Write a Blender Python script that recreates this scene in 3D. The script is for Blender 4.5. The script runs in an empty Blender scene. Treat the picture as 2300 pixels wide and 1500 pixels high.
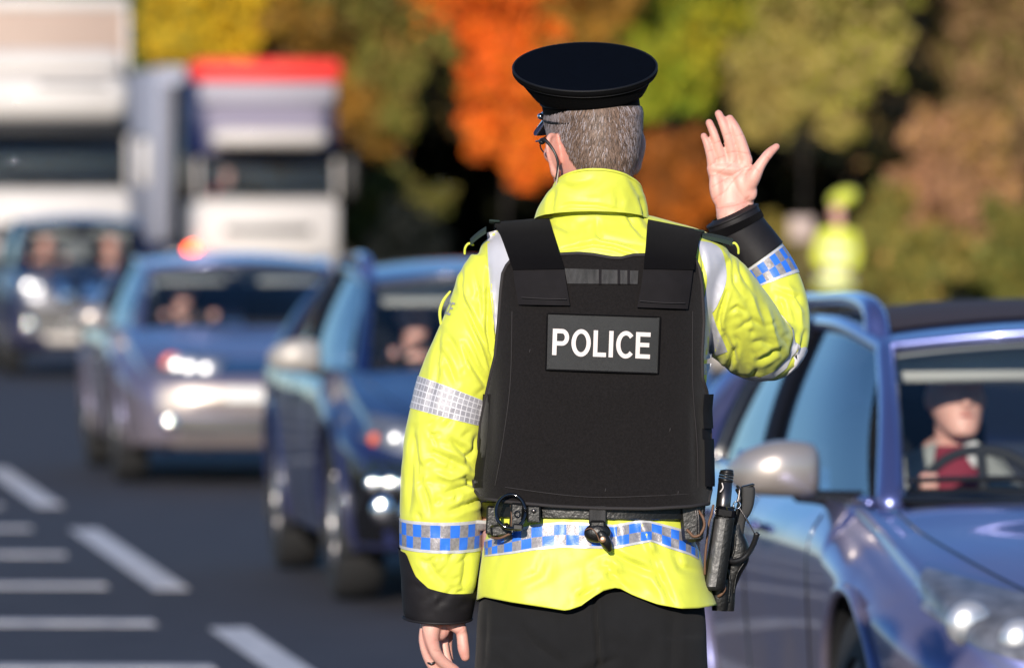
import bpy, math, random
import numpy as np
from mathutils import Vector, Matrix
from mathutils.bvhtree import BVHTree
random.seed(7); rng = np.random.default_rng(7)
R = math.radians
sc = bpy.context.scene
COL = sc.collection

# ---------------------------------------------------------------- camera, sky, sun, exposure
F_PX = 16000.0; CAM_H = 1.65; PITCH = math.atan((750 - 480) / F_PX)
cam = bpy.data.cameras.new('camera'); camo = bpy.data.objects.new('camera', cam); COL.objects.link(camo)
camo.location = (0, 0, CAM_H); camo.rotation_euler = (math.pi / 2 - PITCH, 0, 0)
cam.sensor_width = 36.0; cam.lens = 36.0 * F_PX / 2300.0
cam.clip_start = 0.1; cam.clip_end = 4000
cam.dof.use_dof = True; cam.dof.focus_distance = 12.79; cam.dof.aperture_fstop = 5.3; cam.dof.aperture_blades = 0
sc.camera = camo
SUN_EL, SUN_AZ = R(16.5), R(9)            # sun stands behind the camera, a little to the left
world = bpy.data.worlds.new('World'); sc.world = world; world.use_nodes = True
wn = world.node_tree.nodes; wl = world.node_tree.links
bg = wn['Background']
sky = wn.new('ShaderNodeTexSky'); sky.sky_type = 'NISHITA'; sky.sun_disc = False
sky.sun_elevation = SUN_EL; sky.sun_rotation = math.pi + SUN_AZ
sky.air_density = 1.0; sky.dust_density = 0.0; sky.ozone_density = 6.0
wl.new(sky.outputs[0], bg.inputs[0]); bg.inputs[1].default_value = 0.125
sun = bpy.data.lights.new('sun', 'SUN'); suno = bpy.data.objects.new('sun', sun); COL.objects.link(suno)
sun.energy = 4.8; sun.angle = R(0.53); sun.color = (1.0, 0.90, 0.78)
sdir = Vector((math.sin(SUN_AZ) * math.cos(SUN_EL), math.cos(SUN_AZ) * math.cos(SUN_EL), -math.sin(SUN_EL)))
suno.rotation_euler = sdir.to_track_quat('-Z', 'Y').to_euler(); suno.location = (-6, -20, 12)
sc.view_settings.view_transform = 'Standard'; sc.view_settings.look = 'None'
sc.view_settings.gamma = 1.0; sc.view_settings.exposure = 0.25; sc.view_settings.use_curve_mapping = False
sc.render.engine = 'CYCLES'
try:
    sc.cycles.max_bounces = 8; sc.cycles.transparent_max_bounces = 12; sc.cycles.caustics_reflective = False
    sc.cycles.caustics_refractive = False; sc.cycles.use_denoising = True
except Exception: pass

CP, SP = math.cos(PITCH), math.sin(PITCH)
def P(px, py, D):
    """point at distance D (world Y) seen at photo pixel px, py"""
    x = (px - 1150) / F_PX; yu = (750 - py) / F_PX
    t = D / (CP + yu * SP)
    return Vector((x * t, D, CAM_H + t * (yu * CP - SP)))
def PA(px, py, D):
    px = np.asarray(px, float); py = np.asarray(py, float); D = np.asarray(D, float)
    x = (px - 1150) / F_PX; yu = (750 - py) / F_PX
    t = D / (CP + yu * SP)
    return np.stack([x * t, D + 0 * t, CAM_H + t * (yu * CP - SP)], -1)
def proj(V):
    V = np.asarray(V, float); dx = V[:, 0]; dy = V[:, 1]; dz = V[:, 2] - CAM_H
    f = dy * CP - dz * SP; u = dy * SP + dz * CP
    return 1150 + F_PX * dx / f, 750 - F_PX * u / f

# ---------------------------------------------------------------- materials
def nodes(name):
    m = bpy.data.materials.new(name); m.use_nodes = True
    return m, m.node_tree.nodes, m.node_tree.links, m.node_tree.nodes['Principled BSDF']
def mat(name, col, rough=0.6, metal=0.0, coat=0.0, spec=0.5, bump=0.0, bscale=200.0, var=0.0, vscale=8.0, sheen=0.0, aniso=(1, 1, 1), col2=None, sss=0.0, coatr=0.03, detail=4):
    m, n, l, p = nodes(name)
    p.inputs['Base Color'].default_value = (*col, 1)
    p.inputs['Roughness'].default_value = rough; p.inputs['Metallic'].default_value = metal
    p.inputs['Coat Weight'].default_value = coat; p.inputs['Coat Roughness'].default_value = coatr
    p.inputs['Specular IOR Level'].default_value = spec
    if sheen: p.inputs['Sheen Weight'].default_value = sheen; p.inputs['Sheen Roughness'].default_value = .5
    if sss:
        p.inputs['Subsurface Weight'].default_value = sss; p.inputs['Subsurface Radius'].default_value = (1.0, .35, .2)
        p.inputs['Subsurface Scale'].default_value = .006
    tc = n.new('ShaderNodeTexCoord')
    mp = n.new('ShaderNodeMapping'); mp.inputs['Scale'].default_value = aniso; l.new(tc.outputs['Object'], mp.inputs[0])
    if var or col2:
        t = n.new('ShaderNodeTexNoise'); t.inputs['Scale'].default_value = vscale; t.inputs['Detail'].default_value = detail
        l.new(mp.outputs[0], t.inputs['Vector'])
        r = n.new('ShaderNodeMapRange'); r.inputs[1].default_value = .3; r.inputs[2].default_value = .7
        l.new(t.outputs[0], r.inputs[0])
        mx = n.new('ShaderNodeMix'); mx.data_type = 'RGBA'
        c2 = col2 if col2 else tuple(min(1, c * (1 - var)) for c in col)
        mx.inputs[6].default_value = (*col, 1); mx.inputs[7].default_value = (*c2, 1)
        l.new(r.outputs[0], mx.inputs[0]); l.new(mx.outputs[2], p.inputs['Base Color'])
    if bump:
        t = n.new('ShaderNodeTexNoise'); t.inputs['Scale'].default_value = bscale; t.inputs['Detail'].default_value = 3
        l.new(mp.outputs[0], t.inputs['Vector'])
        b = n.new('ShaderNodeBump'); b.inputs['Strength'].default_value = bump; b.inputs['Distance'].default_value = .001
        l.new(t.outputs[0], b.inputs['Height']); l.new(b.outputs[0], p.inputs['Normal'])
    return m
def glassmat(name, tint=(.62, .72, .70), refl=1.0, rough=0.0, ior=1.5):
    m, n, l, p = nodes(name)
    n.remove(p); out = n['Material Output']
    tr = n.new('ShaderNodeBsdfTransparent'); tr.inputs[0].default_value = (*tint, 1)
    gl = n.new('ShaderNodeBsdfGlossy'); gl.inputs[0].default_value = (refl, refl, refl, 1); gl.inputs['Roughness'].default_value = rough
    fr = n.new('ShaderNodeFresnel'); ge = n.new('ShaderNodeNewGeometry'); mr = n.new('ShaderNodeMapRange'); mr.inputs[3].default_value = ior; mr.inputs[4].default_value = 1 / ior; l.new(ge.outputs['Backfacing'], mr.inputs[0]); l.new(mr.outputs[0], fr.inputs[0])
    mx = n.new('ShaderNodeMixShader'); l.new(fr.outputs[0], mx.inputs[0]); l.new(tr.outputs[0], mx.inputs[1]); l.new(gl.outputs[0], mx.inputs[2])
    l.new(mx.outputs[0], out.inputs[0]); return m
M = {}
M['yellow'] = mat('fluorescent_yellow_fabric', (.66, .70, .07), rough=.45, spec=.4, bump=.25, bscale=900, var=.05, vscale=30, sheen=.15)
yn, yl = M['yellow'].node_tree.nodes, M['yellow'].node_tree.links; yb = [x for x in yn if x.type == 'BUMP'][0]; yt = [x for x in yn if x.type == 'TEX_COORD'][0]
t = yn.new('ShaderNodeTexNoise'); t.inputs['Scale'].default_value = 24; t.inputs['Detail'].default_value = 5; t.inputs['Distortion'].default_value = 1.2; t.noise_type = 'RIDGED_MULTIFRACTAL'; yl.new(yt.outputs['Object'], t.inputs[0])
b2 = yn.new('ShaderNodeBump'); b2.inputs['Strength'].default_value = .35; b2.inputs['Distance'].default_value = .0016; yl.new(t.outputs[0], b2.inputs['Height']); yl.new(b2.outputs[0], yb.inputs['Normal'])      # fine crumpling of the waterproof cloth
M['cuff'] = mat('black_waterproof_fabric', (.012, .0105, .0125), rough=.62, spec=.3, bump=.4, bscale=60, var=.25, vscale=30)
M['vest'] = mat('black_body_armour_fabric', (.0105, .0088, .0090), rough=.92, spec=.16, bump=.9, bscale=900, var=.45, vscale=260, detail=8, sheen=.12)
M['velcro'] = mat('black_velcro', (.0045, .0042, .005), rough=1.0, spec=.03, bump=1, bscale=2200, sheen=.03)
M['flap'] = mat('black_woven_flap', (.011, .0095, .011), rough=.85, spec=.2, bump=.8, bscale=1000, var=.25, vscale=40)
M['piping'] = mat('grey_black_piping', (.020, .017, .018), rough=.8, bump=.6, bscale=900)
M['patch'] = mat('black_patch_cloth', (.009, .010, .011), rough=.6, bump=.7, bscale=1500, var=.3, vscale=40)
M['webbing'] = mat('black_elastic_webbing', (.035, .034, .035), rough=.75, bump=.8, bscale=700, var=.7, vscale=90, aniso=(1, 1, .25))
M['letter'] = mat('pale_reflective_lettering', (.66, .60, .58), rough=.6, var=.06, vscale=200)
M['silver'] = mat('silver_reflective_tape', (.40, .40, .44), rough=.5, metal=.1, var=.30, vscale=60, bump=.6, bscale=300)
M['silverp'] = mat('pale_silver_tape', (.56, .56, .62), rough=.45, metal=.1, var=.12, vscale=25, bump=.2, bscale=80)
M['border'] = mat('tape_border', (.60, .60, .62), rough=.4, metal=.1, var=.15, vscale=120)
M['blue'] = mat('blue_reflective_square', (.035, .19, .82), rough=.38, var=.18, vscale=60, bump=.3, bscale=300)
M['grey'] = mat('grey_reflective_square', (.36, .34, .36), rough=.4, metal=.25, var=.35, vscale=160, bump=.7, bscale=400)
M['trouser'] = mat('charcoal_wool_trousers', (.013, .013, .014), rough=.95, spec=.15, bump=.8, bscale=1100, var=.12, vscale=30, sheen=.05)
M['leather'] = mat('black_leather', (.008, .008, .008), rough=.38, spec=.45, bump=.9, bscale=160, var=.3, vscale=50)
M['leatherlt'] = mat('lighter_black_leather', (.075, .072, .074), rough=.38, spec=.7, bump=1.0, bscale=120, var=.6, vscale=60, aniso=(1, 1, .6))
M['brownedge'] = mat('brown_leather_edge', (.13, .065, .035), rough=.6, bump=.4, bscale=300)
M['steel'] = mat('dark_steel', (.12, .11, .11), rough=.3, metal=.9, var=.3, vscale=60)
M['chrome'] = mat('chrome', (.80, .80, .82), rough=.08, metal=1.0)
M['brass'] = mat('copper_rivet', (.62, .36, .22), rough=.35, metal=.8)
M['capcloth'] = mat('dark_bottle_green_cloth', (.0020, .0032, .0066), rough=1.0, spec=.03, bump=.7, bscale=1300, sheen=.0, var=.12, vscale=60)
M['capband'] = mat('black_cap_band', (.0022, .0022, .0025), rough=.85, spec=.06, bump=.8, bscale=1200)
M['cappipe'] = mat('black_cap_piping', (.006, .0062, .0075), rough=.6, spec=.25, bump=.4, bscale=900)
M['patent'] = mat('black_patent_leather', (.004, .004, .005), rough=.06, spec=.8)
M['epaulette'] = mat('dark_green_epaulette', (.012, .026, .020), rough=.9, bump=.6, bscale=900)
M['blackpl'] = mat('black_plastic', (.012, .012, .013), rough=.35)
M['roughpl'] = mat('textured_black_plastic', (.02, .02, .021), rough=.7, bump=.6, bscale=600)
M['rubber'] = mat('tyre_rubber', (.018, .018, .019), rough=.85, bump=.5, bscale=200)
M['wire'] = mat('clear_earpiece_tube', (.45, .38, .34), rough=.3)
# skin with redder creases and blotches
m, n, l, p = nodes('skin')
p.inputs['Roughness'].default_value = .5; p.inputs['Subsurface Weight'].default_value = .25
p.inputs['Subsurface Radius'].default_value = (1, .3, .2); p.inputs['Subsurface Scale'].default_value = .006
at = n.new('ShaderNodeAttribute'); at.attribute_name = 'crease'
t = n.new('ShaderNodeTexNoise'); t.inputs['Scale'].default_value = 45; t.inputs['Detail'].default_value = 4
mx = n.new('ShaderNodeMix'); mx.data_type = 'RGBA'; mx.inputs[6].default_value = (.76, .47, .39, 1); mx.inputs[7].default_value = (.64, .29, .24, 1)
l.new(t.outputs[0], mx.inputs[0])
m2 = n.new('ShaderNodeMix'); m2.data_type = 'RGBA'; m2.inputs[7].default_value = (.56, .20, .16, 1)
l.new(at.outputs['Fac'], m2.inputs[0]); l.new(mx.outputs[2], m2.inputs[6]); l.new(m2.outputs[2], p.inputs['Base Color'])
t2 = n.new('ShaderNodeTexNoise'); t2.inputs['Scale'].default_value = 500
b = n.new('ShaderNodeBump'); b.inputs['Strength'].default_value = .25; b.inputs['Distance'].default_value = .001
l.new(t2.outputs[0], b.inputs['Height']); l.new(b.outputs[0], p.inputs['Normal'])
M['skin'] = m
# hair: colour from a per-strand attribute
def attrmat(name, rough=.6, spec=.3, attr='tint', trans=0.0):
    m, n, l, p = nodes(name); a = n.new('ShaderNodeAttribute'); a.attribute_name = attr
    l.new(a.outputs['Color'], p.inputs['Base Color']); p.inputs['Roughness'].default_value = rough
    p.inputs['Specular IOR Level'].default_value = spec
    if trans:
        out = n['Material Output']; tl = n.new('ShaderNodeBsdfTranslucent'); l.new(a.outputs['Color'], tl.inputs[0])
        ms = n.new('ShaderNodeMixShader'); ms.inputs[0].default_value = trans
        l.new(p.outputs[0], ms.inputs[1]); l.new(tl.outputs[0], ms.inputs[2]); l.new(ms.outputs[0], out.inputs[0])
    return m
M['hair'] = attrmat('short_greying_hair', .55, .35)
M['leaf'] = attrmat('autumn_leaves', .6, .2, trans=.2)
M['bark'] = mat('bark', (.018, .014, .011), rough=.95, bump=1, bscale=30, var=.4, vscale=10)

# ---------------------------------------------------------------- object helpers
def link(name, me, parent=None, off=None):
    o = bpy.data.objects.new(name, me); COL.objects.link(o)
    if parent is not None: o.parent = parent
    return o
def origin_of(o):
    v = Vector((0, 0, 0))
    while o is not None: v += o.location; o = o.parent
    return v
def mk(name, V, Fc, material, parent=None, smooth=True, world_space=True, mats=None, mi=None, angle=None):
    """one mesh object; V in world space (moved into the parent's frame)"""
    V = np.asarray([tuple(v) for v in V] if not isinstance(V, np.ndarray) else V, float)
    if parent is not None and world_space:
        V = V - np.array(origin_of(parent))
    me = bpy.data.meshes.new(name); me.from_pydata(V.tolist(), [], [list(map(int, f)) for f in Fc])
    for mm in (mats or [material]): me.materials.append(mm)
    if mi is not None: me.polygons.foreach_set('material_index', np.asarray(mi, np.int32))
    if smooth: me.polygons.foreach_set('use_smooth', np.ones(len(me.polygons), bool))
    if angle is not None:
        try: me.set_sharp_from_angle(angle=R(angle))
        except Exception: pass
    me.update()
    return link(name, me, parent)
def thing(name, label, cat, loc=(0, 0, 0), rz=0, group=None):
    o = bpy.data.objects.new(name, None); COL.objects.link(o); o.location = loc; o.rotation_euler = (0, 0, rz)
    o['label'] = label; o['category'] = cat; o.empty_display_size = .2
    if group: o['group'] = group
    return o
def tag(o, label, cat, group=None):
    o['label'] = label; o['category'] = cat
    if group: o['group'] = group
    return o

class MB:
    """collects shapes into one mesh"""
    def __init__(s): s.V = []; s.F = []; s.n = 0; s.mi = []
    def add(s, V, Fc, mi=0):
        V = np.asarray([tuple(v) for v in V] if not isinstance(V, np.ndarray) else V, float)
        s.V.append(V); s.F += [[i + s.n for i in f] for f in Fc]; s.mi += [mi] * len(Fc); s.n += len(V); return s
    def build(s, name, m, parent=None, smooth=True, world_space=True, mats=None, angle=40):
        return mk(name, np.concatenate(s.V), s.F, m, parent, smooth, world_space, mats, s.mi if mats else None, angle)
    def arr(s): return np.concatenate(s.V), s.F

def gridfaces(nr, nc, closed=False, flip=False):
    f = []
    for i in range(nr - 1):
        for j in range(nc if closed else nc - 1):
            a = i * nc + j; b_ = i * nc + (j + 1) % nc; c = b_ + nc; d = a + nc
            f.append((a, d, c, b_) if flip else (a, b_, c, d))
    return f
def cr(pts, per):
    """Catmull-Rom through rows of pts"""
    pts = np.asarray(pts, float); n = len(pts); out = []
    for i in range(n - 1):
        p0 = pts[max(i - 1, 0)]; p1 = pts[i]; p2 = pts[i + 1]; p3 = pts[min(i + 2, n - 1)]
        for k in range(per):
            t = k / per
            out.append(.5 * (2 * p1 + (p2 - p0) * t + (2 * p0 - 5 * p1 + 4 * p2 - p3) * t * t + (3 * p1 - p0 - 3 * p2 + p3) * t ** 3))
    out.append(pts[-1]); return np.array(out)
def ring(c, ax, ay, n, seg):
    th = np.linspace(0, 2 * math.pi, seg, endpoint=False); co, si = np.cos(th), np.sin(th)
    a = np.sign(co) * np.abs(co) ** (2 / n); b_ = np.sign(si) * np.abs(si) ** (2 / n)
    return np.asarray(c) + a[:, None] * np.asarray(ax) + b_[:, None] * np.asarray(ay)
def loft(rows, per=4, seg=48, caps=True):
    """rows: (cx,cy,cz, axx,axy,axz, ayx,ayy,ayz, n)"""
    Rw = cr(rows, per); V = []
    for r in Rw: V.append(ring(r[:3], r[3:6], r[6:9], r[9], seg))
    nr = len(V); V = np.concatenate(V); Fc = gridfaces(nr, seg, True)
    if caps:
        Fc.append(tuple(range(seg))[::-1]); Fc.append(tuple(range((nr - 1) * seg, nr * seg)))
    return V, Fc
def zloft(rows, per=4, seg=48, caps=True):
    """rows: (x, y, z, half width, half depth, n) level rings"""
    return loft([(x, y, z, a, 0, 0, 0, b_, 0, n_) for x, y, z, a, b_, n_ in rows], per, seg, caps)
def frames(C):
    T = np.gradient(C, axis=0); T /= np.linalg.norm(T, axis=1)[:, None] + 1e-9
    u = np.cross(T[0], [0, 1, 0.001]); 
    if np.linalg.norm(u) < .1: u = np.cross(T[0], [1, 0, 0])
    U = []; 
    for t_ in T:
        u = u - t_ * np.dot(u, t_); u /= np.linalg.norm(u) + 1e-9; U.append(u.copy())
    U = np.array(U); W = np.cross(T, U); return T, U, W
def tube(pts, rad, seg=16, per=4, caps='round', flat=1.0):
    """tapered tube along pts, rad per point"""
    pts = np.asarray([tuple(p_) for p_ in pts], float); rad = np.broadcast_to(np.asarray(rad, float), (len(pts),))
    C = cr(np.column_stack([pts, rad]), per) if len(pts) > 2 else np.array([np.append(pts[0] * (1 - k) + pts[1] * k, rad[0] * (1 - k) + rad[1] * k) for k in np.linspace(0, 1, per + 1)])
    r = np.maximum(C[:, 3], 1e-5); C = C[:, :3]; T, U, W = frames(C)
    if caps == 'round':
        def capr(c, t_, u, w, r0):
            k = [(math.sin(a), math.cos(a)) for a in np.linspace(0, math.pi / 2, 5)[1:]]
            return [(c + t_ * r0 * s_, u, w, r0 * max(c_, .02)) for s_, c_ in k]
        st = capr(C[0], -T[0], U[0], W[0], r[0])[::-1]; en = capr(C[-1], T[-1], U[-1], W[-1], r[-1])
        rows = st + [(C[i], U[i], W[i], r[i]) for i in range(len(C))] + en
    else: rows = [(C[i], U[i], W[i], r[i]) for i in range(len(C))]
    V = np.concatenate([ring(c, u * rr, w * rr * flat, 2, seg) for c, u, w, rr in rows])
    Fc = gridfaces(len(rows), seg, True); Fc.append(tuple(range(seg))[::-1]); Fc.append(tuple(range((len(rows) - 1) * seg, len(rows) * seg)))
    return V, Fc
def ellipsoid(c, ax, ay, az, nu=20, nv=14):
    c, ax, ay, az = map(np.asarray, (c, ax, ay, az)); V = []
    for i in range(nv + 1):
        ph = math.pi * (i + .02) / (nv + .04)
        for j in range(nu):
            th = 2 * math.pi * j / nu
            V.append(c + ax * math.sin(ph) * math.cos(th) + ay * math.sin(ph) * math.sin(th) + az * math.cos(ph))
    Fc = gridfaces(nv + 1, nu, True, True); Fc.append(tuple(range(nu))); Fc.append(tuple(range(nv * nu, (nv + 1) * nu))[::-1])
    return np.array(V), Fc
def box(c, h, Rm=None, bev=0.0):
    """box centre c, half sizes h; bevelled when bev > 0"""
    hx, hy, hz = h
    if bev <= 0:
        V = np.array([(sx * hx, sy * hy, sz * hz) for sx in (-1, 1) for sy in (-1, 1) for sz in (-1, 1)], float)
        Fc = [(0, 1, 3, 2), (4, 6, 7, 5), (0, 4, 5, 1), (2, 3, 7, 6), (0, 2, 6, 4), (1, 5, 7, 3)]
    else:
        bev = min(bev, hx * .95, hy * .95, hz * .95)
        pr = []
        for dz, s_ in ((-hz, bev), (-hz + bev, 0), (hz - bev, 0), (hz, bev)):
            a, b_ = hx - s_, hy - s_; k = bev * .99
            pr.append([(a, b_ - k, dz), (a - k, b_, dz), (-a + k, b_, dz), (-a, b_ - k, dz), (-a, -b_ + k, dz), (-a + k, -b_, dz), (a - k, -b_, dz), (a, -b_ + k, dz)])
        V = np.array(sum(pr, []), float); Fc = gridfaces(4, 8, True); Fc += [tuple(range(8))[::-1], tuple(range(24, 32))]
    if Rm is not None: V = V @ np.array(Rm).T
    return V + np.asarray(c, float), Fc
def axes(zdir, xhint=(1, 0, 0)):
    z = Vector(zdir).normalized(); x = Vector(xhint); x = (x - z * x.dot(z)).normalized(); y = z.cross(x)
    return np.array([x, y, z]).T
def interp(x, tab):
    xs = [t_[0] for t_ in tab]; return np.interp(x, xs, [t_[1] for t_ in tab])
def remesh(parts, voxel, smooth=2):
    mb = MB()
    for V, Fc in parts: mb.add(V, Fc)
    V, Fc = mb.arr(); me = bpy.data.meshes.new('tmp'); me.from_pydata(V.tolist(), [], Fc); me.update()
    o = bpy.data.objects.new('tmp', me); COL.objects.link(o)
    md = o.modifiers.new('r', 'REMESH'); md.mode = 'VOXEL'; md.voxel_size = voxel; md.adaptivity = 0
    if smooth: s_ = o.modifiers.new('s', 'SMOOTH'); s_.iterations = smooth; s_.factor = .5
    dg = bpy.context.evaluated_depsgraph_get(); dg.update()
    m2 = bpy.data.meshes.new_from_object(o.evaluated_get(dg))
    n_ = len(m2.vertices); V = np.empty(n_ * 3); m2.vertices.foreach_get('co', V); V = V.reshape(-1, 3)
    N = np.empty(n_ * 3); m2.vertices.foreach_get('normal', N); N = N.reshape(-1, 3)
    nl = np.empty(len(m2.polygons), int); m2.polygons.foreach_get('loop_total', nl)
    li = np.empty(len(m2.loops), int); m2.loops.foreach_get('vertex_index', li)
    Fc = li.reshape(-1, 4) if (nl == 4).all() else [tuple(pp.vertices) for pp in m2.polygons]
    bpy.data.objects.remove(o); bpy.data.meshes.remove(me); bpy.data.meshes.remove(m2)
    return V, N, Fc
def segdist(px, py, x0, y0, x1, y1):
    dx, dy = x1 - x0, y1 - y0; L2 = dx * dx + dy * dy + 1e-9
    t = np.clip(((px - x0) * dx + (py - y0) * dy) / L2, 0, 1)
    return np.hypot(px - x0 - t * dx, py - y0 - t * dy), t
def creases(px, py, lst):
    """sum of smooth grooves and ridges; lst: (points, width px, amplitude m). A groove is flanked by soft ridges"""
    out = np.zeros(np.shape(px))
    for pts, w, a in lst:
        d = np.full(np.shape(px), 1e9); tt = np.zeros(np.shape(px)); n_ = len(pts) - 1
        for k in range(n_):
            dk, tk = segdist(px, py, *pts[k], *pts[k + 1]); m_ = dk < d; d = np.where(m_, dk, d); tt = np.where(m_, (k + tk) / n_, tt)
        taper = np.clip(np.sin(math.pi * np.clip(tt * .92 + .04, 0, 1)), 0, 1) ** .6
        out += a * taper * (np.exp(-(d / w) ** 1.35) - .45 * np.exp(-((d - 2.1 * w) / (1.3 * w)) ** 2))
    return out
def softnoise(V, scale, seed=0, octs=3):
    r = np.random.default_rng(seed); out = np.zeros(len(V))
    for o_ in range(octs):
        for k in range(5):
            d = r.normal(size=3); d /= np.linalg.norm(d); ph = r.uniform(0, 6.28)
            out += np.sin(V @ d * scale * (1.7 ** o_) * r.uniform(.7, 1.4) + ph + 1.3 * np.sin(V @ np.roll(d, 1) * scale * .6 + ph)) / (1.6 ** o_)
    return out / 6
# ================================================================ THE OFFICER
OD = 12.9; K = OD / F_PX                       # metres per photo pixel at the officer
def O(px, py, d=0.0): return P(px, py, OD + d)
def OA(px, py, d): return PA(px, py, OD + np.asarray(d, float))
feet = O(1328, 2500); feet.z = 0.0
officer = thing('person', 'police officer seen from behind in peaked cap and black POLICE vest, right hand raised', 'police officer', (feet.x, OD, 0))
# ---- torso outline (photo px): y, left, right, half depth m, exponent
TOR = [(1185, 1096, 1558, .118, 2.5), (1100, 1092, 1572, .122, 2.5), (1000, 1088, 1582, .126, 2.5), (850, 1098, 1586, .130, 2.5),
       (740, 1100, 1598, .132, 2.4), (650, 1086, 1618, .128, 2.4), (590, 1074, 1640, .118, 2.3), (555, 1078, 1632, .108, 2.3),
       (536, 1096, 1600, .098, 2.2), (520, 1140, 1545, .088, 2.1), (506, 1205, 1470, .080, 2.1), (480, 1232, 1440, .074, 2.1), (450, 1250, 1424, .070, 2.1)]
def px_rows(tab, d0=0.0, shrink=0.0):
    rows = []
    for y, xl, xr, b_, n_ in tab:
        c = O((xl + xr) / 2, y, d0); rows.append((c.x, c.y, c.z, (xr - xl) / 2 * K - shrink, b_ - shrink, n_))
    return rows
def arm_rows(tab, dr=0.0):
    pts = [O(x, y, d) for x, y, r_, d in tab]; return pts, [max(.012, r_ * K - dr) for x, y, r_, d in tab]
LARM = [(1120, 586, 65, .0), (1104, 640, 80, .0), (1086, 700, 82, .0), (1050, 800, 84, -.005), (1015, 900, 86, -.01), (996, 1000, 88, -.01), (990, 1080, 89, -.005),
        (990, 1160, 91, 0), (989, 1230, 89, .005), (986, 1300, 83, .01), (984, 1355, 77, .015), (983, 1388, 72, .018)]
RARM = [(1560, 610, 66, .0), (1600, 640, 84, .01), (1634, 690, 92, .04), (1668, 738, 92, .09), (1702, 772, 82, .145), (1738, 772, 74, .19),
        (1752, 730, 68, .215), (1750, 680, 64, .225), (1735, 625, 60, .23), (1700, 570, 59, .23), (1665, 526, 58, .228), (1645, 484, 56, .225)]

# ---- body: one continuous skin mesh -------------------------------------------------
HY = R(26); HC = O(1332, 302, .005)                          # head turned to the left
fw = np.array((-math.sin(HY), math.cos(HY), -.03)); fw /= np.linalg.norm(fw)
rt = np.array((math.cos(HY), math.sin(HY), .05)); rt /= np.linalg.norm(rt)
up = np.cross(rt, fw)
def H(r_, f_, u_): return np.array(HC) + rt * r_ + fw * f_ + up * u_
sk = []
hr = []
for u_, a_, l_, f_, n_ in [(-.118, .030, .040, .060, 2), (-.105, .045, .058, .045, 2.1), (-.080, .060, .078, .022, 2.2), (-.045, .069, .090, .004, 2.2), (-.005, .075, .0955, 0, 2.2),
                        (.035, .0775, .098, -.002, 2.1), (.060, .070, .088, -.002, 2), (.078, .048, .06, 0, 2), (.088, .022, .03, 0, 2)]:
    c = H(0, f_, u_); hr.append((*c, *(rt * a_), *(fw * l_), n_))
sk.append(loft(hr, 5, 40))
nk0 = H(0, -.03, -.02); nk1 = np.array(O(1338, 420, .01)); nk2 = np.array(O(1335, 520, .01))
sk.append(tube([nk0, nk1, nk2], [.056, .057, .066], 28))
sk.append(tube([H(0, .088, .008), H(0, .104, -.022), H(0, .112, -.034)], [.008, .011, .012], 12))        # nose
for s_ in (-1, 1):
    sk.append(ellipsoid(H(s_ * .016, .098, -.036), rt * .009, fw * .010, up * .008, 12, 8))
    sk.append(ellipsoid(H(s_ * .038, .080, .018), rt * .022, fw * .014, up * .008, 12, 8))             # brow
    sk.append(ellipsoid(H(s_ * .045, .068, -.030), rt * .022, fw * .020, up * .020, 12, 8))            # cheek
sk.append(ellipsoid(H(0, .092, -.066), rt * .022, fw * .010, up * .006, 14, 8))                           # lips
sk.append(ellipsoid(H(0, .086, -.098), rt * .022, fw * .018, up * .016, 14, 8))                           # chin
for s_ in (-1, 1):                                                                                     # ears
    w_ = rt * s_ * .90 - fw * (.42 if s_ < 0 else .9); w_ /= np.linalg.norm(w_); nn = np.cross(up, w_)
    e0 = H(s_ * (.073 if s_ < 0 else .066), -.004, -.036)
    sk.append(ellipsoid(e0 + w_ * .013 + up * .006, w_ * .0195, nn * .0062, up * .031, 20, 12))
    rim = [e0 + w_ * a_ + up * b_ for a_, b_ in ((.004, .030), (.014, .038), (.026, .034), (.031, .018), (.029, .000), (.023, -.016), (.016, -.030), (.008, -.036), (.003, -.028))]
    sk.append(tube(rim, [.0045, .005, .005, .0048, .0045, .0048, .0072, .0065, .004], 10, 4))
# slim trunk, legs and arms inside the clothes
sk.append(zloft(px_rows([t_ for t_ in TOR], 0, .020), 2, 32))
lx, rx = O(1205, 1500).x, O(1450, 1500).x; hz = O(0, 1180).z
for s_, xx in ((-1, lx), (1, rx)):
    sk.append(tube([(xx, OD, hz), (xx + s_ * .005, OD, hz - .35), (xx + s_ * .01, OD - .01, .50), (xx + s_ * .012, OD - .02, .12)], [.10, .085, .058, .042], 24))
    sk.append(tube([(xx + s_ * .012, OD - .05, .06), (xx + s_ * .02, OD + .13, .05)], [.04, .035], 16))
pts, rd = arm_rows(LARM, .022); pts = pts[:-1]; rd = rd[:-1]
rd[-1] = .030; rd[-2] = .034; rd[-3] = .040
sk.append(tube(pts, rd, 20))
pts, rd = arm_rows(RARM, .022); rd[-1] = .030; rd[-2] = .031; rd[-3] = .034
sk.append(tube(pts, rd, 20))
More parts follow.
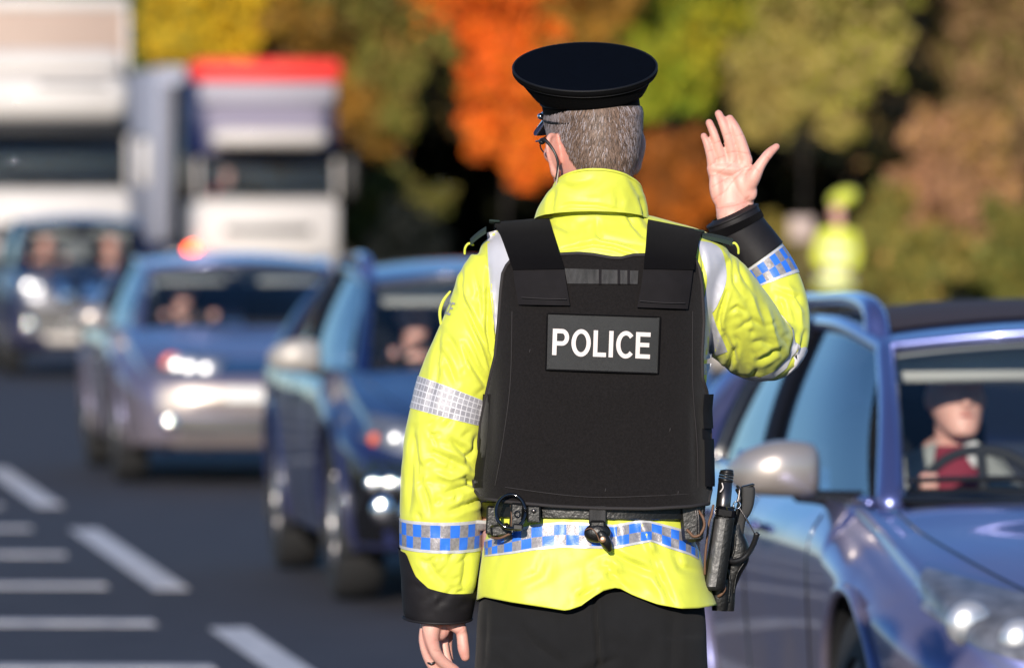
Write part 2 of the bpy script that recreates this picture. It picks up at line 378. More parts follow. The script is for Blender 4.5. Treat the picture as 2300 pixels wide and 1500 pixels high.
# raised right hand (palm to the camera); px outlines, d = metres behind the officer's plane
HD = .225
def hp(x, y, d=0.0): return O(x, y, HD + d)
q = 1.0 * K
def fing(L, rr): sk.append(tube([hp(x, y, d) for x, y, d in L], [a * q for a in rr], 14, 4))
sk.append(tube([hp(1660, 530), hp(1647, 480), hp(1643, 450), hp(1642, 425)], [37 * q, 38 * q, 38 * q, 34 * q], 20, 4, flat=.6))
fing([(1601, 375, 0), (1596, 350, -.004), (1588, 322, -.006), (1581, 306, -.002)], [13, 10.8, 9.6, 8.2])            # little
fing([(1622, 362, 0), (1613, 332, -.006), (1603, 300, -.009), (1593, 276, -.004)], [13.5, 10.9, 10.2, 9])           # ring
fing([(1646, 356, 0), (1638, 318, -.006), (1626, 283, -.009), (1614, 256, -.004)], [14.2, 12, 11, 9.4])           # middle
fing([(1676, 362, 0), (1663, 320, -.004), (1650, 288, -.007), (1639, 267, -.003)], [15.5, 14.6, 12.8, 9.6])           # index
fing([(1668, 436, .002), (1690, 400, -.012), (1708, 370, -.016), (1727, 345, -.014), (1744, 330, -.008)], [21, 19, 13, 11.4, 8.4])  # thumb
for a, b_, r0, r1 in (((1626, 462), (1601, 378), 19, 14.5), ((1638, 462), (1622, 366), 20, 15), ((1650, 462), (1645, 362), 20, 15), ((1662, 458), (1674, 368), 19, 16)):
    sk.append(tube([hp(*a, .004), hp((a[0] + b_[0]) / 2, (a[1] + b_[1]) / 2, .006), hp(*b_, .0)], [r0 * q, (r0 + r1) / 2 * q, r1 * q], 14))
sk.append(ellipsoid(hp(1672, 418, -.006), np.array((.016, 0, .012)), np.array((0, .014, 0)), np.array((-.018, 0, .026)), 20, 12))   # ball of the thumb
sk.append(ellipsoid(hp(1611, 425, -.004), np.array((.015, 0, 0)), np.array((0, .014, 0)), np.array((-.004, 0, .034)), 20, 12))     # heel
sk.append(ellipsoid(hp(1634, 380, -.004), np.array((.038, 0, -.002)), np.array((0, .012, 0)), np.array((0, 0, .012)), 20, 12))     # pads
sk.append(tube([hp(1686, 412, .002), hp(1680, 445, .006), hp(1672, 490, .004)], [13 * q, 15 * q, 16 * q], 14))
# hanging left hand
LD = .01
def lp(x, y, d=0.0): return O(x, y, LD + d)
def lf(L, rr): sk.append(tube([lp(x, y, d) for x, y, d in L], [a * q for a in rr], 14, 4))
sk.append(tube([lp(985, 1340), lp(984, 1385), lp(982, 1410)], [34 * q, 33 * q, 30 * q], 18, 4, flat=.8))
lf([(975, 1385, -.018), (968, 1415, -.02), (970, 1440, -.018), (980, 1468, -.012), (1000, 1490, -.002), (1022, 1505, .008), (1034, 1520, .012)], [22, 21, 17, 14, 13, 12, 10])
lf([(958, 1400, .005), (953, 1432, .0), (958, 1462, .0), (970, 1492, .005), (990, 1515, .012), (1006, 1528, .02)], [14, 13, 13, 12, 11, 9])
lf([(990, 1400, .03), (996, 1430, .03), (999, 1455, .026), (1004, 1478, .022), (1012, 1498, .02)], [13, 11, 10, 10, 9])
lf([(1002, 1395, .03), (1008, 1420, .04), (1006, 1450, .045), (1010, 1480, .045)], [13, 11, 10, 9])
lf([(1002, 1390, .005), (1018, 1400, -.008), (1034, 1412, -.01)], [20, 17, 14])
lf([(1033, 1400, -.004), (1038, 1428, -.008), (1041, 1455, -.010), (1045, 1474, -.008)], [13.5, 13.2, 13.6, 11])
V, N, Fc = remesh(sk, .0026, 3)
px, py = proj(V)
PALM = [([(1587, 398), (1610, 392), (1634, 376), (1650, 362)], 1.5), ([(1688, 380), (1668, 384), (1648, 404), (1628, 430), (1602, 448)], 1.8), ([(1692, 372), (1670, 377), (1640, 396), (1600, 420)], 1.5),
        ([(1594, 372), (1607, 364)], 1.5), ([(1609, 357), (1627, 350)], 1.5), ([(1631, 344), (1653, 340)], 1.5), ([(1655, 341), (1686, 346)], 1.5),
        ([(1590, 340), (1600, 337)], 1.2), ([(1605, 322), (1618, 317)], 1.2), ([(1627, 304), (1642, 299)], 1.2), ([(1654, 306), (1674, 300)], 1.2), ([(1690, 372), (1706, 386)], 1.2), ([(1718, 348), (1730, 360)], 1.2),
        ([(1610, 468), (1650, 462), (1680, 452)], 1.6), ([(1673, 450), (1682, 442)], 2.2),
        ([(978, 1437), (990, 1437)], 1.6), ([(976, 1459), (988, 1462)], 1.6), ([(1024, 1448), (1038, 1450)], 1.3), ([(1020, 1427), (1042, 1408)], 1.6), ([(948, 1415), (958, 1448), (968, 1480)], 1.8), ([(1003, 1400), (1003, 1425)], 1.2)]
hm = ((px > 1560) & (px < 1770) & (py > 230) & (py < 500) | (px < 1060) & (py > 1380)) & (N[:, 1] < 0)
cw = np.zeros(len(V))
ix = np.where(hm)[0]
for pts, w_ in PALM:
    for k in range(len(pts) - 1):
        d, t_ = segdist(px[ix], py[ix], *pts[k], *pts[k + 1]); cw[ix] = np.maximum(cw[ix], np.exp(-(d / w_) ** 2))
V = V - N * (cw * .0006)[:, None]
body = mk('body', V, Fc, M['skin'], officer)
red = np.zeros(len(V))
tips = [(1581, 306, 20), (1593, 280, 22), (1614, 258, 22), (1642, 270, 22), (1740, 332, 24), (1045, 1480, 24), (1240, 350, 35)]
for x, y, w_ in tips: red = np.maximum(red, .42 * np.exp(-((px - x) ** 2 + (py - y) ** 2) / w_ ** 2))
red = np.where((px > 1180) & (px < 1300) & (py > 290) & (py < 420), np.maximum(red, .35), red)
a_ = body.data.attributes.new('crease', 'FLOAT', 'POINT'); a_.data.foreach_set('value', np.clip(cw * .55 + red, 0, 1).astype(np.float32))
tor = tube([lp(953, 1482, .005), lp(968, 1490, -.009), lp(979, 1484, -.004)], [.0021] * 3, 8)
mk('ring', *tor, M['steel'], officer)

# ---- hair: scalp shell and short strands ------------------------------------------------
def scalp(th, u_):
    """point on the head: th = angle from the back of the head, positive to the right; u_ = height"""
    tab = [(-.135, .034, .050, -.014), (-.105, .042, .060, -.016), (-.080, .056, .075, -.010), (-.045, .070, .092, -.006), (-.005, .079, .101, -.004), (.035, .082, .104, -.004), (.070, .078, .099, -.002), (.10, .058, .075, 0)]
    a = np.interp(u_, [t_[0] for t_ in tab], [t_[1] for t_ in tab]); l_ = np.interp(u_, [t_[0] for t_ in tab], [t_[2] for t_ in tab]); f0 = np.interp(u_, [t_[0] for t_ in tab], [t_[3] for t_ in tab])
    s_, c_ = np.sin(th), np.cos(th)
    return np.array(HC) + np.multiply.outer(np.abs(s_) ** .93 * np.sign(s_) * a, rt) + np.multiply.outer(-np.abs(c_) ** .93 * np.sign(c_) * l_ + f0, fw) + np.multiply.outer(u_, up)
def hair_low(th):  # lowest height of hair at this angle: neck at the back, above the ears at the side
    th = np.abs(th); return np.interp(th, [0, .7, 1.0, 1.2, 1.42, 1.75, 2.1], [-.100, -.094, -.078, -.050, .012, -.012, .02])
nt, nu = 72, 22; TH = np.linspace(-2.0, 2.0, nt); VV = []
for j in range(nu):
    lo = hair_low(TH); u_ = lo + (.046 - lo) * j / (nu - 1); VV.append(scalp(TH, u_) - 0)
VV = np.array(VV); cen = np.array(HC); flat_ = VV.reshape(-1, 3)
hair = MB(); tint = []
hair.add(flat_, gridfaces(nu, nt)); tint.append(np.tile((.10, .075, .062), (len(flat_), 1)))
ns = 15000
th = rng.uniform(-1.98, 1.98, ns); lo = hair_low(th); fr = rng.uniform(0, 1, ns); u_ = lo + (.046 - lo) * fr ** .9
keep = rng.uniform(0, 1, ns) < np.clip((u_ - lo) / .03 + .35, 0, 1); th, u_, lo = th[keep], u_[keep], lo[keep]; ns = len(th)
p0 = scalp(th, u_); side = (scalp(th + .02, u_) - p0); side /= np.linalg.norm(side, axis=1)[:, None]
dn = (scalp(th, u_ - .004) - p0); dn /= np.linalg.norm(dn, axis=1)[:, None]; out = np.cross(dn, side); out *= np.sign(np.sum(out * (p0 - cen), 1))[:, None]
L = rng.uniform(.009, .019, ns) * np.clip((u_ - lo) / .05 + .45, .4, 1)
sw = (rng.normal(0, .22, ns) + .35 * np.sin(th * 2.2 + 1.0) - .15)
d1 = dn + side * sw[:, None] + out * rng.uniform(.12, .42, ns)[:, None]; d1 /= np.linalg.norm(d1, axis=1)[:, None]
d2 = d1 - out * .35; wd = side * (rng.uniform(.0005, .0009, ns))[:, None]
a = p0 - wd; b_ = p0 + wd; c = p0 + d1 * (L * .55)[:, None]; e = p0 + d1 * (L * .55)[:, None] + d2 * (L * .45)[:, None]
SV = np.stack([a, b_, c + wd * .9, c - wd * .9, e], 1).reshape(-1, 3); i0 = np.arange(ns) * 5
SF = np.concatenate([np.stack([i0, i0 + 1, i0 + 2, i0 + 3], 1)]).tolist() + np.stack([i0 + 3, i0 + 2, i0 + 4], 1).tolist()
hair.add(SV, SF)
gx, gy = proj(p0); grey = np.clip((np.abs(gx - 1340) - 45) / 60, 0, 1) * .75 + .12; grey *= np.clip((392 - gy) / 70, .15, 1)
isg = rng.uniform(0, 1, ns) < grey
colr = np.where(isg[:, None], np.array((.36, .31, .32)) * rng.uniform(.6, 1.15, ns)[:, None], np.array((.15, .10, .075)) * rng.uniform(.4, 1.6, ns)[:, None])
tint.append(np.repeat(colr, 5, 0))
ho = hair.build('hair', M['hair'], officer, angle=180)
ca = ho.data.attributes.new('tint', 'FLOAT_COLOR', 'POINT'); tc_ = np.concatenate(tint); ca.data.foreach_set('color', np.column_stack([tc_, np.ones(len(tc_))]).astype(np.float32).ravel())

# ---- cap ------------------------------------------------------------------------------
def tilt(axr, deg): return np.array(Matrix.Rotation(R(deg), 3, Vector(axr)))
Xw, Yw = np.array((1., 0, 0)), np.array((0, 1., 0))
Tb = tilt(Yw, -4.5) @ tilt(Xw, 9.5)                     # the cap sits back and a little to one side
Tc = tilt(Yw, -1.5) @ tilt(Xw, 20.5)
ar, af, au = Tb @ (rt - up * np.dot(rt, up) * 0), Tb @ fw, Tb @ up
cr_, cf_, cu_ = Tc @ np.array((math.cos(HY), math.sin(HY), 0)), Tc @ np.array((-math.sin(HY), math.cos(HY), 0)), Tc @ np.array((0, 0, 1.))
Bc = np.array(O(1330, 255, .004)); Tp = np.array(O(1325, 222, .004)); Cc = np.array(O(1314, 158, .0))
def crow(c, r_, f_, a, l_, n_=2.0): return (*c, *(np.asarray(r_) * a), *(np.asarray(f_) * l_), n_)
V, Fc = loft([crow(Bc - au * .001, ar, af, .0835, .1035), crow(Bc + (Tp - Bc) * .5, ar, af, .0838, .104), crow(Tp + au * .006, ar, af, .084, .1045)], 4, 96, False)
cap = mk('cap_band', V, Fc, M['capband'], officer)
t_ = np.linspace(0, 2 * math.pi, 73)[:-1]
def cappipe(c, r_, f_, a, l_, rad, name='piping'):
    ps = [np.asarray(c) + np.asarray(r_) * a * math.cos(x) + np.asarray(f_) * l_ * math.sin(x) for x in np.append(t_, t_[:2])]
    V, Fc = tube(ps, rad, 8, 1, caps=None); return mk(name, V, Fc, M['cappipe'], cap)
cappipe(Bc - au * .001, ar, af, .0845, .1045, .0030)
cappipe(Tp + au * .000, ar, af, .0850, .1055, .0022)
rows = [crow(Tp + au * .001, ar, af, .084, .1045), crow(Tp * .68 + Cc * .32 - au * .010, (ar + cr_) / 2, (af + cf_) / 2, .096, .112), crow(Cc - cu_ * .0125 - Tc[:, 2] * 0, cr_, cf_, .1200, .126),
        crow(Cc - cu_ * .0035, cr_, cf_, .1300, .134), crow(Cc + cu_ * .002, cr_, cf_, .1308, .1348), crow(Cc + cu_ * .006, cr_, cf_, .1285, .1325)]
V, Fc = loft(rows, 5, 96, False); crown = mk('cap_crown', V, Fc, M['capband'], officer)
rows = [crow(Cc + cu_ * .006, cr_, cf_, .1285, .1325), crow(Cc + cu_ * .0085, cr_, cf_, .122, .126), crow(Cc + cu_ * .0088, cr_, cf_, .095, .098), crow(Cc + cu_ * .0075, cr_, cf_, .055, .057), crow(Cc + cu_ * .0068, cr_, cf_, .01, .01)]
V, Fc = loft(rows, 5, 96, True); mk('cap_top', V, Fc, M['capcloth'], crown)
cappipe(Cc + cu_ * .0058, cr_, cf_, .1292, .1332, .0022).parent = crown
cappipe(Cc - cu_ * .0065, cr_, cf_, .1262, .1312, .0012).parent = crown
pk = []; na, nb = 30, 8                                   # peak
for i in range(na):
    a = -1.15 + 2.3 * i / (na - 1); e_ = math.cos(a / 1.15 * math.pi / 2) ** .7 if abs(a) < 1.149 else 0
    for j in range(nb):
        k = j / (nb - 1); rr = 1 + .46 * k * e_
        pk.append(Bc + (ar * math.sin(a) * .0845 + af * math.cos(a) * .105) * rr - au * (.004 + .046 * k * e_) + au * .004)
V = np.array(pk); Fc = gridfaces(na, nb); V2 = np.concatenate([V, V - au * .002]); mk('peak', V2, Fc + [tuple(x + len(V) for x in f[::-1]) for f in Fc], M['patent'], cap)
for s_ in (-1, 1):
    c = Bc + (ar * math.sin(s_ * 1.12) * .089 + af * math.cos(1.12) * .111) + au * .006
    mk('strap_button', *ellipsoid(c, ar * .006, af * .006, au * .006, 14, 8), M['chrome'], cap)
st = [Bc + (ar * math.sin(a) * .087 + af * math.cos(a) * .109) + au * .004 for a in np.linspace(-1.15, 1.15, 18)]
mk('chin_strap', *tube(st, .0045, 8, 2), M['patent'], cap)
bc = Bc + af * .108 + au * .020; bad = MB()
for k in range(8):
    a = k * math.pi / 4; dd = ar * math.cos(a) + au * math.sin(a)
    bad.add(*ellipsoid(bc + dd * .012, dd * .012, af * .003, np.cross(dd, af) * .0045, 10, 6))
bad.add(*ellipsoid(bc, ar * .012, af * .005, au * .012, 16, 8)); bad.add(*ellipsoid(bc + au * .027, ar * .007, af * .003, au * .006, 12, 6))
bad.build('badge', M['chrome'], cap, angle=180)

# ---- spectacles and ear piece -----------------------------------------------------------
sp = MB()
for s_ in (-1, 1):
    sp.add(*tube([H(s_ * .072, .088, -.006), H(s_ * .080, .05, -.006), H(s_ * .083, .010, -.006), H(s_ * .079, -.006, -.012)], .0016, 8))
    lens = [H(s_ * .034 + .026 * math.cos(a), .105 - .35 * abs(.034 + s_ * .026 * math.cos(a)) ** 1.0 * .4, -.014 + .018 * math.sin(a)) for a in np.linspace(0, 2 * math.pi, 21)]
    sp.add(*tube(lens, .0014, 6, 1))
sp.add(*tube([H(-.008, .106, -.008), H(.008, .106, -.008)], .0015, 6)); sp.build('spectacles', M['blackpl'], officer)
ep = MB(); ep.add(*tube([O(1214, 318, -.04), O(1222, 314, -.055), O(1236, 327, -.064), O(1247, 345, -.068), O(1253, 365, -.068), O(1252, 385, -.066), O(1249, 402, -.062)], [.0042, .004, .0026, .0024, .0024, .0022, .0020], 8, 5))
ep.add(*ellipsoid(O(1217, 319, -.045), (.006, 0, 0), (0, .006, 0), (0, 0, .005), 10, 8)); ep.build('earpiece', M['blackpl'], officer)
mk('earpiece_tube', *tube([O(1254, 372, -.068), O(1253, 390, -.066), O(1250, 412, -.060), O(1246, 440, -.05)], .0015, 8), M['wire'], officer)

# ---- jacket ---------------------------------------------------------------------------
jk = [zloft(px_rows(TOR), 4, 72)]
for A_ in (LARM, RARM):
    pts, rd = arm_rows(A_); jk.append(tube(pts, rd, 40, 4, caps='flat'))
jk.append(tube([O(1150, 575, .0), O(1330, 545, .0), O(1550, 578, .0)], [.055, .065, .055], 24))
V, N, Fc = remesh(jk, .0028, 7)
CREASE = [([(1033, 590), (1036, 630), (1040, 667)], 5, -.004), ([(1040, 673), (1067, 733), (1100, 790)], 6, -.005), ([(1098, 600), (1096, 680), (1095, 747), (1110, 813)], 5, -.0065),
          ([(1107, 640), (1104, 740), (1116, 800)], 4, .004), ([(1000, 747), (1040, 810)], 9, -.004), ([(1040, 773), (1064, 822), (1093, 867)], 6, -.006), ([(1048, 700), (1085, 800), (1098, 840)], 5, .004),
          ([(990, 740), (980, 850), (958, 930)], 7, -.0035), ([(997, 793), (1023, 860)], 7, -.004), ([(1030, 620), (1062, 700)], 8, .003), ([(1062, 600), (1075, 660), (1085, 720)], 6, -.003),
          ([(1015, 990), (1040, 1010), (1066, 1042)], 8, -.007), ([(975, 1018), (1040, 1046)], 8, -.005), ([(1000, 1108), (1040, 1096), (1072, 1078)], 7, -.006), ([(1010, 1148), (1050, 1135), (1086, 1118)], 7, -.006),
          ([(1046, 1068), (1070, 1092), (1088, 1112)], 7, -.007), ([(930, 985), (937, 1040), (941, 1085)], 7, -.004), ([(948, 1084), (958, 1120), (967, 1153)], 7, -.004), ([(975, 1060), (1010, 1075), (1045, 1066)], 9, .005),
          ([(930, 960), (924, 1060), (918, 1150)], 8, -.004), ([(960, 1245), (975, 1285), (1000, 1310)], 9, -.003), ([(1050, 1240), (1045, 1290), (1040, 1320)], 8, -.004), ([(1070, 980), (1062, 1010), (1050, 1040)], 6, -.004),
          ([(1632, 655), (1618, 700), (1614, 722), (1620, 745)], 4, -.008), ([(1644, 580), (1650, 636), (1668, 665)], 5, -.004), ([(1660, 570), (1665, 610), (1690, 660)], 5, -.0035), ([(1672, 700), (1655, 690), (1640, 700)], 5, -.004),
          ([(1702, 812), (1725, 800), (1752, 784)], 6, -.007), ([(1622, 745), (1645, 790), (1660, 830)], 6, -.006), ([(1652, 783), (1638, 822), (1602, 850)], 6, -.008), ([(1690, 770), (1712, 768), (1735, 775)], 7, -.004),
          ([(1752, 665), (1760, 700), (1772, 731)], 6, -.005), ([(1787, 750), (1778, 800), (1745, 835)], 6, -.006), ([(1806, 745), (1796, 790), (1770, 820)], 5, -.005), ([(1742, 650), (1790, 668), (1800, 690)], 6, -.005),
          ([(1725, 690), (1735, 740), (1748, 790)], 8, .005), ([(1770, 640), (1795, 690), (1800, 740)], 7, .004), ([(1700, 830), (1690, 850)], 7, -.006), ([(1620, 560), (1640, 585), (1650, 620)], 6, .003),
          ([(1680, 640), (1700, 700), (1722, 745)], 7, .004), ([(1655, 740), (1690, 720), (1720, 735)], 6, -.003), ([(1575, 560), (1582, 600), (1572, 640)], 5, -.004), ([(1630, 700), (1610, 780), (1590, 850)], 7, .004),
          ([(1263, 563), (1330, 548), (1380, 556), (1425, 572)], 4.5, -.005), ([(1340, 495), (1343, 525), (1352, 537), (1440, 552)], 6, -.0035), ([(1408, 478), (1425, 505), (1446, 532)], 6, -.005), ([(1262, 490), (1285, 540)], 9, -.002),
          ([(1265, 472), (1330, 468), (1390, 478)], 5, .003), ([(1300, 545), (1310, 515), (1330, 500)], 8, .002), ([(1235, 495), (1260, 512), (1300, 520)], 7, -.002)]
px, py = proj(V)
fac = np.clip(-N[:, 1] * 1.6 + .25, 0, 1)
rr_ = np.random.default_rng(5); EX = []
for k in range(70):                        # many small slanting wrinkles on the sleeves
    if k % 5: j = rr_.integers(2, len(LARM) - 1); cx, cy, r_ = LARM[j][0], LARM[j][1] + rr_.uniform(-45, 45), LARM[j][2]; sgn = -1
    else: j = rr_.integers(1, 8); cx, cy, r_ = RARM[j][0], RARM[j][1] + rr_.uniform(-20, 20), RARM[j][2]; sgn = 1
    x0 = cx + rr_.uniform(-.7, .7) * r_; an_ = rr_.uniform(.3, 1.3) * (1 if rr_.uniform() < .7 else -1) * sgn; L_ = rr_.uniform(14, 38); EX.append(([(x0, cy), (x0 + L_ * .5 * math.cos(an_) + 2, cy + L_ * .5 * math.sin(an_)), (x0 + L_ * math.cos(an_), cy + L_ * math.sin(an_) + 4)], rr_.uniform(3.5, 6.5), rr_.uniform(-.0035, -.0012)))
ra_ = np.clip((px - 1590) / 40, 0, 1)
disp = creases(px, py, [(p_, w_ * .9, a_ * 1.45) for p_, w_, a_ in CREASE] + EX) * fac * (1 - .30 * ra_) + softnoise(V, 26, 3) * .0028 + softnoise(V, 75, 5, 2) * .0011 * (1 - ra_)
V = V + N * disp[:, None]
jacket = mk('jacket', V, Fc, M['yellow'], officer)
jb = BVHTree.FromPolygons([tuple(v) for v in V], [tuple(map(int, f)) for f in Fc])
def cast(p_, d_, off=.0015, dist=.12):
    h = jb.ray_cast(Vector(p_), Vector(d_), dist)
    if h[0] is None: return None
    return np.array(h[0]) - np.array(d_) * off
class Sleeve:
    def __init__(s, tab):
        pts, rd = arm_rows(tab); s.C = cr(np.column_stack([np.array([tuple(p_) for p_ in pts]), rd]), 30)
        s.P = s.C[:, :3]; s.r = s.C[:, 3]; s.T, s.U, s.W = frames(s.P); s.x, s.y = proj(s.P); s.n = len(s.P)
        s.L = np.concatenate([[0], np.cumsum(np.linalg.norm(np.diff(s.P, axis=0), axis=1))])
    def at(s, l, th, off=.0015):
        """surface point at length l, angle th measured from the camera side, positive towards image right"""
        c = np.array([np.interp(l, s.L, s.P[:, k]) for k in range(3)]); t_ = np.array([np.interp(l, s.L, s.T[:, k]) for k in range(3)]); t_ /= np.linalg.norm(t_)
        f = np.array((0, -1., 0)); f -= t_ * f.dot(t_); f /= np.linalg.norm(f); r_ = np.cross(f, t_); r_ *= np.sign(r_[0]) if abs(r_[0]) > .05 else 1
        d = f * math.cos(th) + r_ * math.sin(th); rr = np.interp(l, s.L, s.r)
        h = cast(c + d * (rr + .03), -d, off, .075)
        return h if h is not None else c + d * (rr + off)
    def find(s, y, lo=0, hi=10):
        m_ = (s.L >= lo) & (s.L <= hi); return s.L[m_][np.argmin(np.abs(s.y[m_] - y))]
SL, SR = Sleeve(LARM), Sleeve(RARM)
def checks(ncol, rowsB, pts_fn, name, parent, sub=3):
    """checkered tape: border rows, two rows of squares; pts_fn(u, v) -> point"""
    vs = [0, .10] + [.10 + .8 * k / (2 * sub) for k in range(1, 2 * sub + 1)] + [1.0]; nu = ncol * sub
    V = [pts_fn(i / nu, v) for v in vs for i in range(nu + 1)]; Fc = gridfaces(len(vs), nu + 1); mi = []
    for r_ in range(len(vs) - 1):
        for c in range(nu):
            if r_ == 0 or r_ == len(vs) - 2: mi.append(0)
            else: mi.append(1 if ((r_ - 1) // sub + c // sub) % 2 == 0 else 2)
    return mk(name, V, Fc, None, parent, mats=[M['border'], M['blue'], M['grey']], mi=mi)
PI2 = 2 * math.pi
lc = SL.find(1196); checks(26, 2, lambda u, v: SL.at(lc + (v - .5) * .056, -math.pi + u * PI2, .0018), 'checkered_band', jacket)
rc = SR.find(606, lo=SR.find(740, lo=.28)); checks(22, 2, lambda u, v: SR.at(rc + (.5 - v) * .050, -math.pi + u * PI2, .0018), 'checkered_band', jacket)
lg = SL.find(908); V = [SL.at(lg + (v - .5) * .050 + .0035 * math.sin(-math.pi + u * PI2), -math.pi + u * PI2, .0018) for v in np.linspace(0, 1, 8) for u in np.linspace(0, 1, 97)]
gridtape = M['silver'].copy(); gridtape.name = 'silver_prismatic_tape'; M['grid'] = gridtape
n, l = gridtape.node_tree.nodes, gridtape.node_tree.links; uv = n.new('ShaderNodeUVMap'); bk = n.new('ShaderNodeTexBrick'); l.new(uv.outputs[0], bk.inputs[0])
bk.offset = 0; bk.inputs['Scale'].default_value = 1; bk.inputs['Brick Width'].default_value = .25; bk.inputs['Row Height'].default_value = .25; bk.inputs['Mortar Size'].default_value = .022
bk.inputs['Color1'].default_value = (.30, .29, .32, 1); bk.inputs['Color2'].default_value = (.40, .39, .42, 1); bk.inputs['Mortar'].default_value = (.66, .65, .68, 1); l.new(bk.outputs[0], n['Principled BSDF'].inputs['Base Color'])
gb = mk('reflective_band', V, gridfaces(8, 97), M['grid'], jacket); uvl = gb.data.uv_layers.new(name='UVMap')
for lp_ in gb.data.loops: i_ = lp_.vertex_index; uvl.data[lp_.index].uv = ((i_ % 97) / 96 * 11, (i_ // 97) / 7 * 1.25)
re_ = SR.find(768, lo=.1); V = [SR.at(re_ + .035 + (v - .5) * .030 + .03 * math.sin((u - .5) * PI2), -math.pi + u * PI2, .0018) for v in np.linspace(0, 1, 6) for u in np.linspace(0, 1, 73)]
mk('reflective_band', V, gridfaces(6, 73), M['grid'], jacket)
# black cuffs: the left one rises at the outer edge
lend = SL.L[-1]; lt = SL.find(1318)
def cufftop(th):   # th from the camera side, positive right; negative = outer left edge
    return float(np.interp(th, [-math.pi, -1.5, -.95, -.6, -.25, .3, 1.2, math.pi], [SL.find(1232), SL.find(1232), SL.find(1236), SL.find(1285), SL.find(1308), SL.find(1319), SL.find(1322), SL.find(1232)]))
V = []
for v in np.linspace(0, 1, 16):
    for u in np.linspace(-math.pi, math.pi, 97):
        a0 = cufftop(u); V.append(SL.at(a0 + (lend - .002 - a0) * v, u, .0045))
Fc = gridfaces(16, 97)
lipL = [SL.at(lend - .001, u, .005) for u in np.linspace(-math.pi, math.pi, 41)]
cf = MB(); cf.add(V, Fc); cf.add(*tube(lipL, .0022, 8, 1, caps=None))
inn = [np.array(p_) * .86 + SL.P[-1] * .14 + SL.T[-1] * -.004 for p_ in lipL]; cf.add(lipL + inn, gridfaces(2, 41)); cf.build('cuff', M['cuff'], jacket)
rend = SR.L[-1]; V = [SR.at(rc + .026 + (rend - .002 - rc - .026) * v, u, .0045) for v in np.linspace(0, 1, 24) for u in np.linspace(-math.pi, math.pi, 97)]
cf = MB(); cf.add(V, gridfaces(24, 97)); lipR = [SR.at(rend - .001, u, .0052) for u in np.linspace(-math.pi, math.pi, 41)]; cf.add(*tube(lipR, .0026, 8, 1, caps=None)); inn = [np.array(p_) * .72 + SR.P[-1] * .28 + SR.T[-1] * .007 for p_ in lipR]; cf.add(lipR + inn, gridfaces(2, 41)); cf.build('cuff', M['cuff'], jacket)
V = [SR.at(rend - .026 + .015 * v, u, .0062) for v in np.linspace(0, 1, 4) for u in np.linspace(-math.pi, math.pi, 73)]; mk('cuff_strap', V, gridfaces(4, 73), M['velcro'], jacket)

# silver braces over the shoulders
def drape(Lf, Rt, n1, n2, off, name, m, parent, dy=-.3):
    """sheet between two px polylines laid on the jacket from behind"""
    Lf = cr(Lf, 8); Rt = cr(Rt, 8); V = []; t1 = np.linspace(0, 1, n1)
    for t_ in t1:
        a = np.array([np.interp(t_ * (len(Lf) - 1), np.arange(len(Lf)), Lf[:, k]) for k in (0, 1)]); b_ = np.array([np.interp(t_ * (len(Rt) - 1), np.arange(len(Rt)), Rt[:, k]) for k in (0, 1)])
        for s_ in np.linspace(0, 1, n2):
            c = a + (b_ - a) * s_; o_ = O(c[0], c[1], dy); d_ = (Vector((o_.x, o_.y, o_.z)) - Vector((0, 0, CAM_H))).normalized()
            h = jb.ray_cast(o_, d_, .7); V.append(np.array(h[0]) - np.array(d_) * off if h[0] is not None else np.array(O(c[0], c[1], -.02)))
    return mk(name, V, gridfaces(n1, n2), m, parent)
drape([(1094, 523), (1097, 600), (1104, 680), (1114, 760), (1119, 800)], [(1150, 508), (1152, 600), (1150, 680), (1140, 760), (1130, 800)], 40, 10, .0022, 'reflective_brace', M['silverp'], jacket)
drape([(1566, 540), (1574, 575), (1588, 625), (1580, 680), (1576, 700)], [(1598, 545), (1622, 565), (1632, 625), (1614, 680), (1601, 702)], 30, 12, .0022, 'reflective_brace', M['silverp'], jacket)
drape([(1582, 690), (1580, 730), (1576, 770), (1573, 812)], [(1598, 698), (1610, 735), (1624, 765), (1634, 790)], 24, 12, .0022, 'reflective_brace', M['silverp'], jacket)
drape([(1568, 818), (1567, 840)], [(1598, 816), (1588, 842)], 8, 8, .0022, 'reflective_brace', M['silverp'], jacket)

# collar
CT = np.array(O(1342, 433, -.012)); tl = tilt(Xw, -25) @ tilt(Yw, 2)
rows = [(*np.array(O(1328, 496, .0)), *(tilt(Xw, -10) @ np.array((130 * K, 0, 0))), *(tilt(Xw, -10) @ np.array((0, .098, 0))), 2.2), (*np.array(O(1331, 474, .0)), *(tilt(Xw, -14) @ (124 * K, 0, 0)), *(tilt(Xw, -14) @ (0, .098, 0)), 2.2),
        (*np.array(O(1337, 450, -.004)), *(tilt(Xw, -19) @ (113 * K, 0, 0)), *(tilt(Xw, -19) @ (0, .099, 0)), 2.2), (*CT, *(tl @ (100 * K, 0, 0)), *(tl @ (0, .098, 0)), 2.1)]
Vo, Fo = loft(rows, 8, 96, False)
rows2 = [tuple(r_[:3]) + tuple(x * .95 for x in r_[3:9]) + (r_[9],) for r_ in rows]; Vi, _ = loft(rows2, 8, 96, False)
nr = len(Vo) // 96; a = gridfaces(nr, 96, True); nO = len(Vo)
rimf = [((nr - 1) * 96 + j, (nr - 1) * 96 + (j + 1) % 96, nO + (nr - 1) * 96 + (j + 1) % 96, nO + (nr - 1) * 96 + j) for j in range(96)]
px, py = proj(Vo); nrm = Vo - np.array(O(1335, 450, 0)); nrm[:, 2] = 0; nrm /= np.linalg.norm(nrm, axis=1)[:, None]
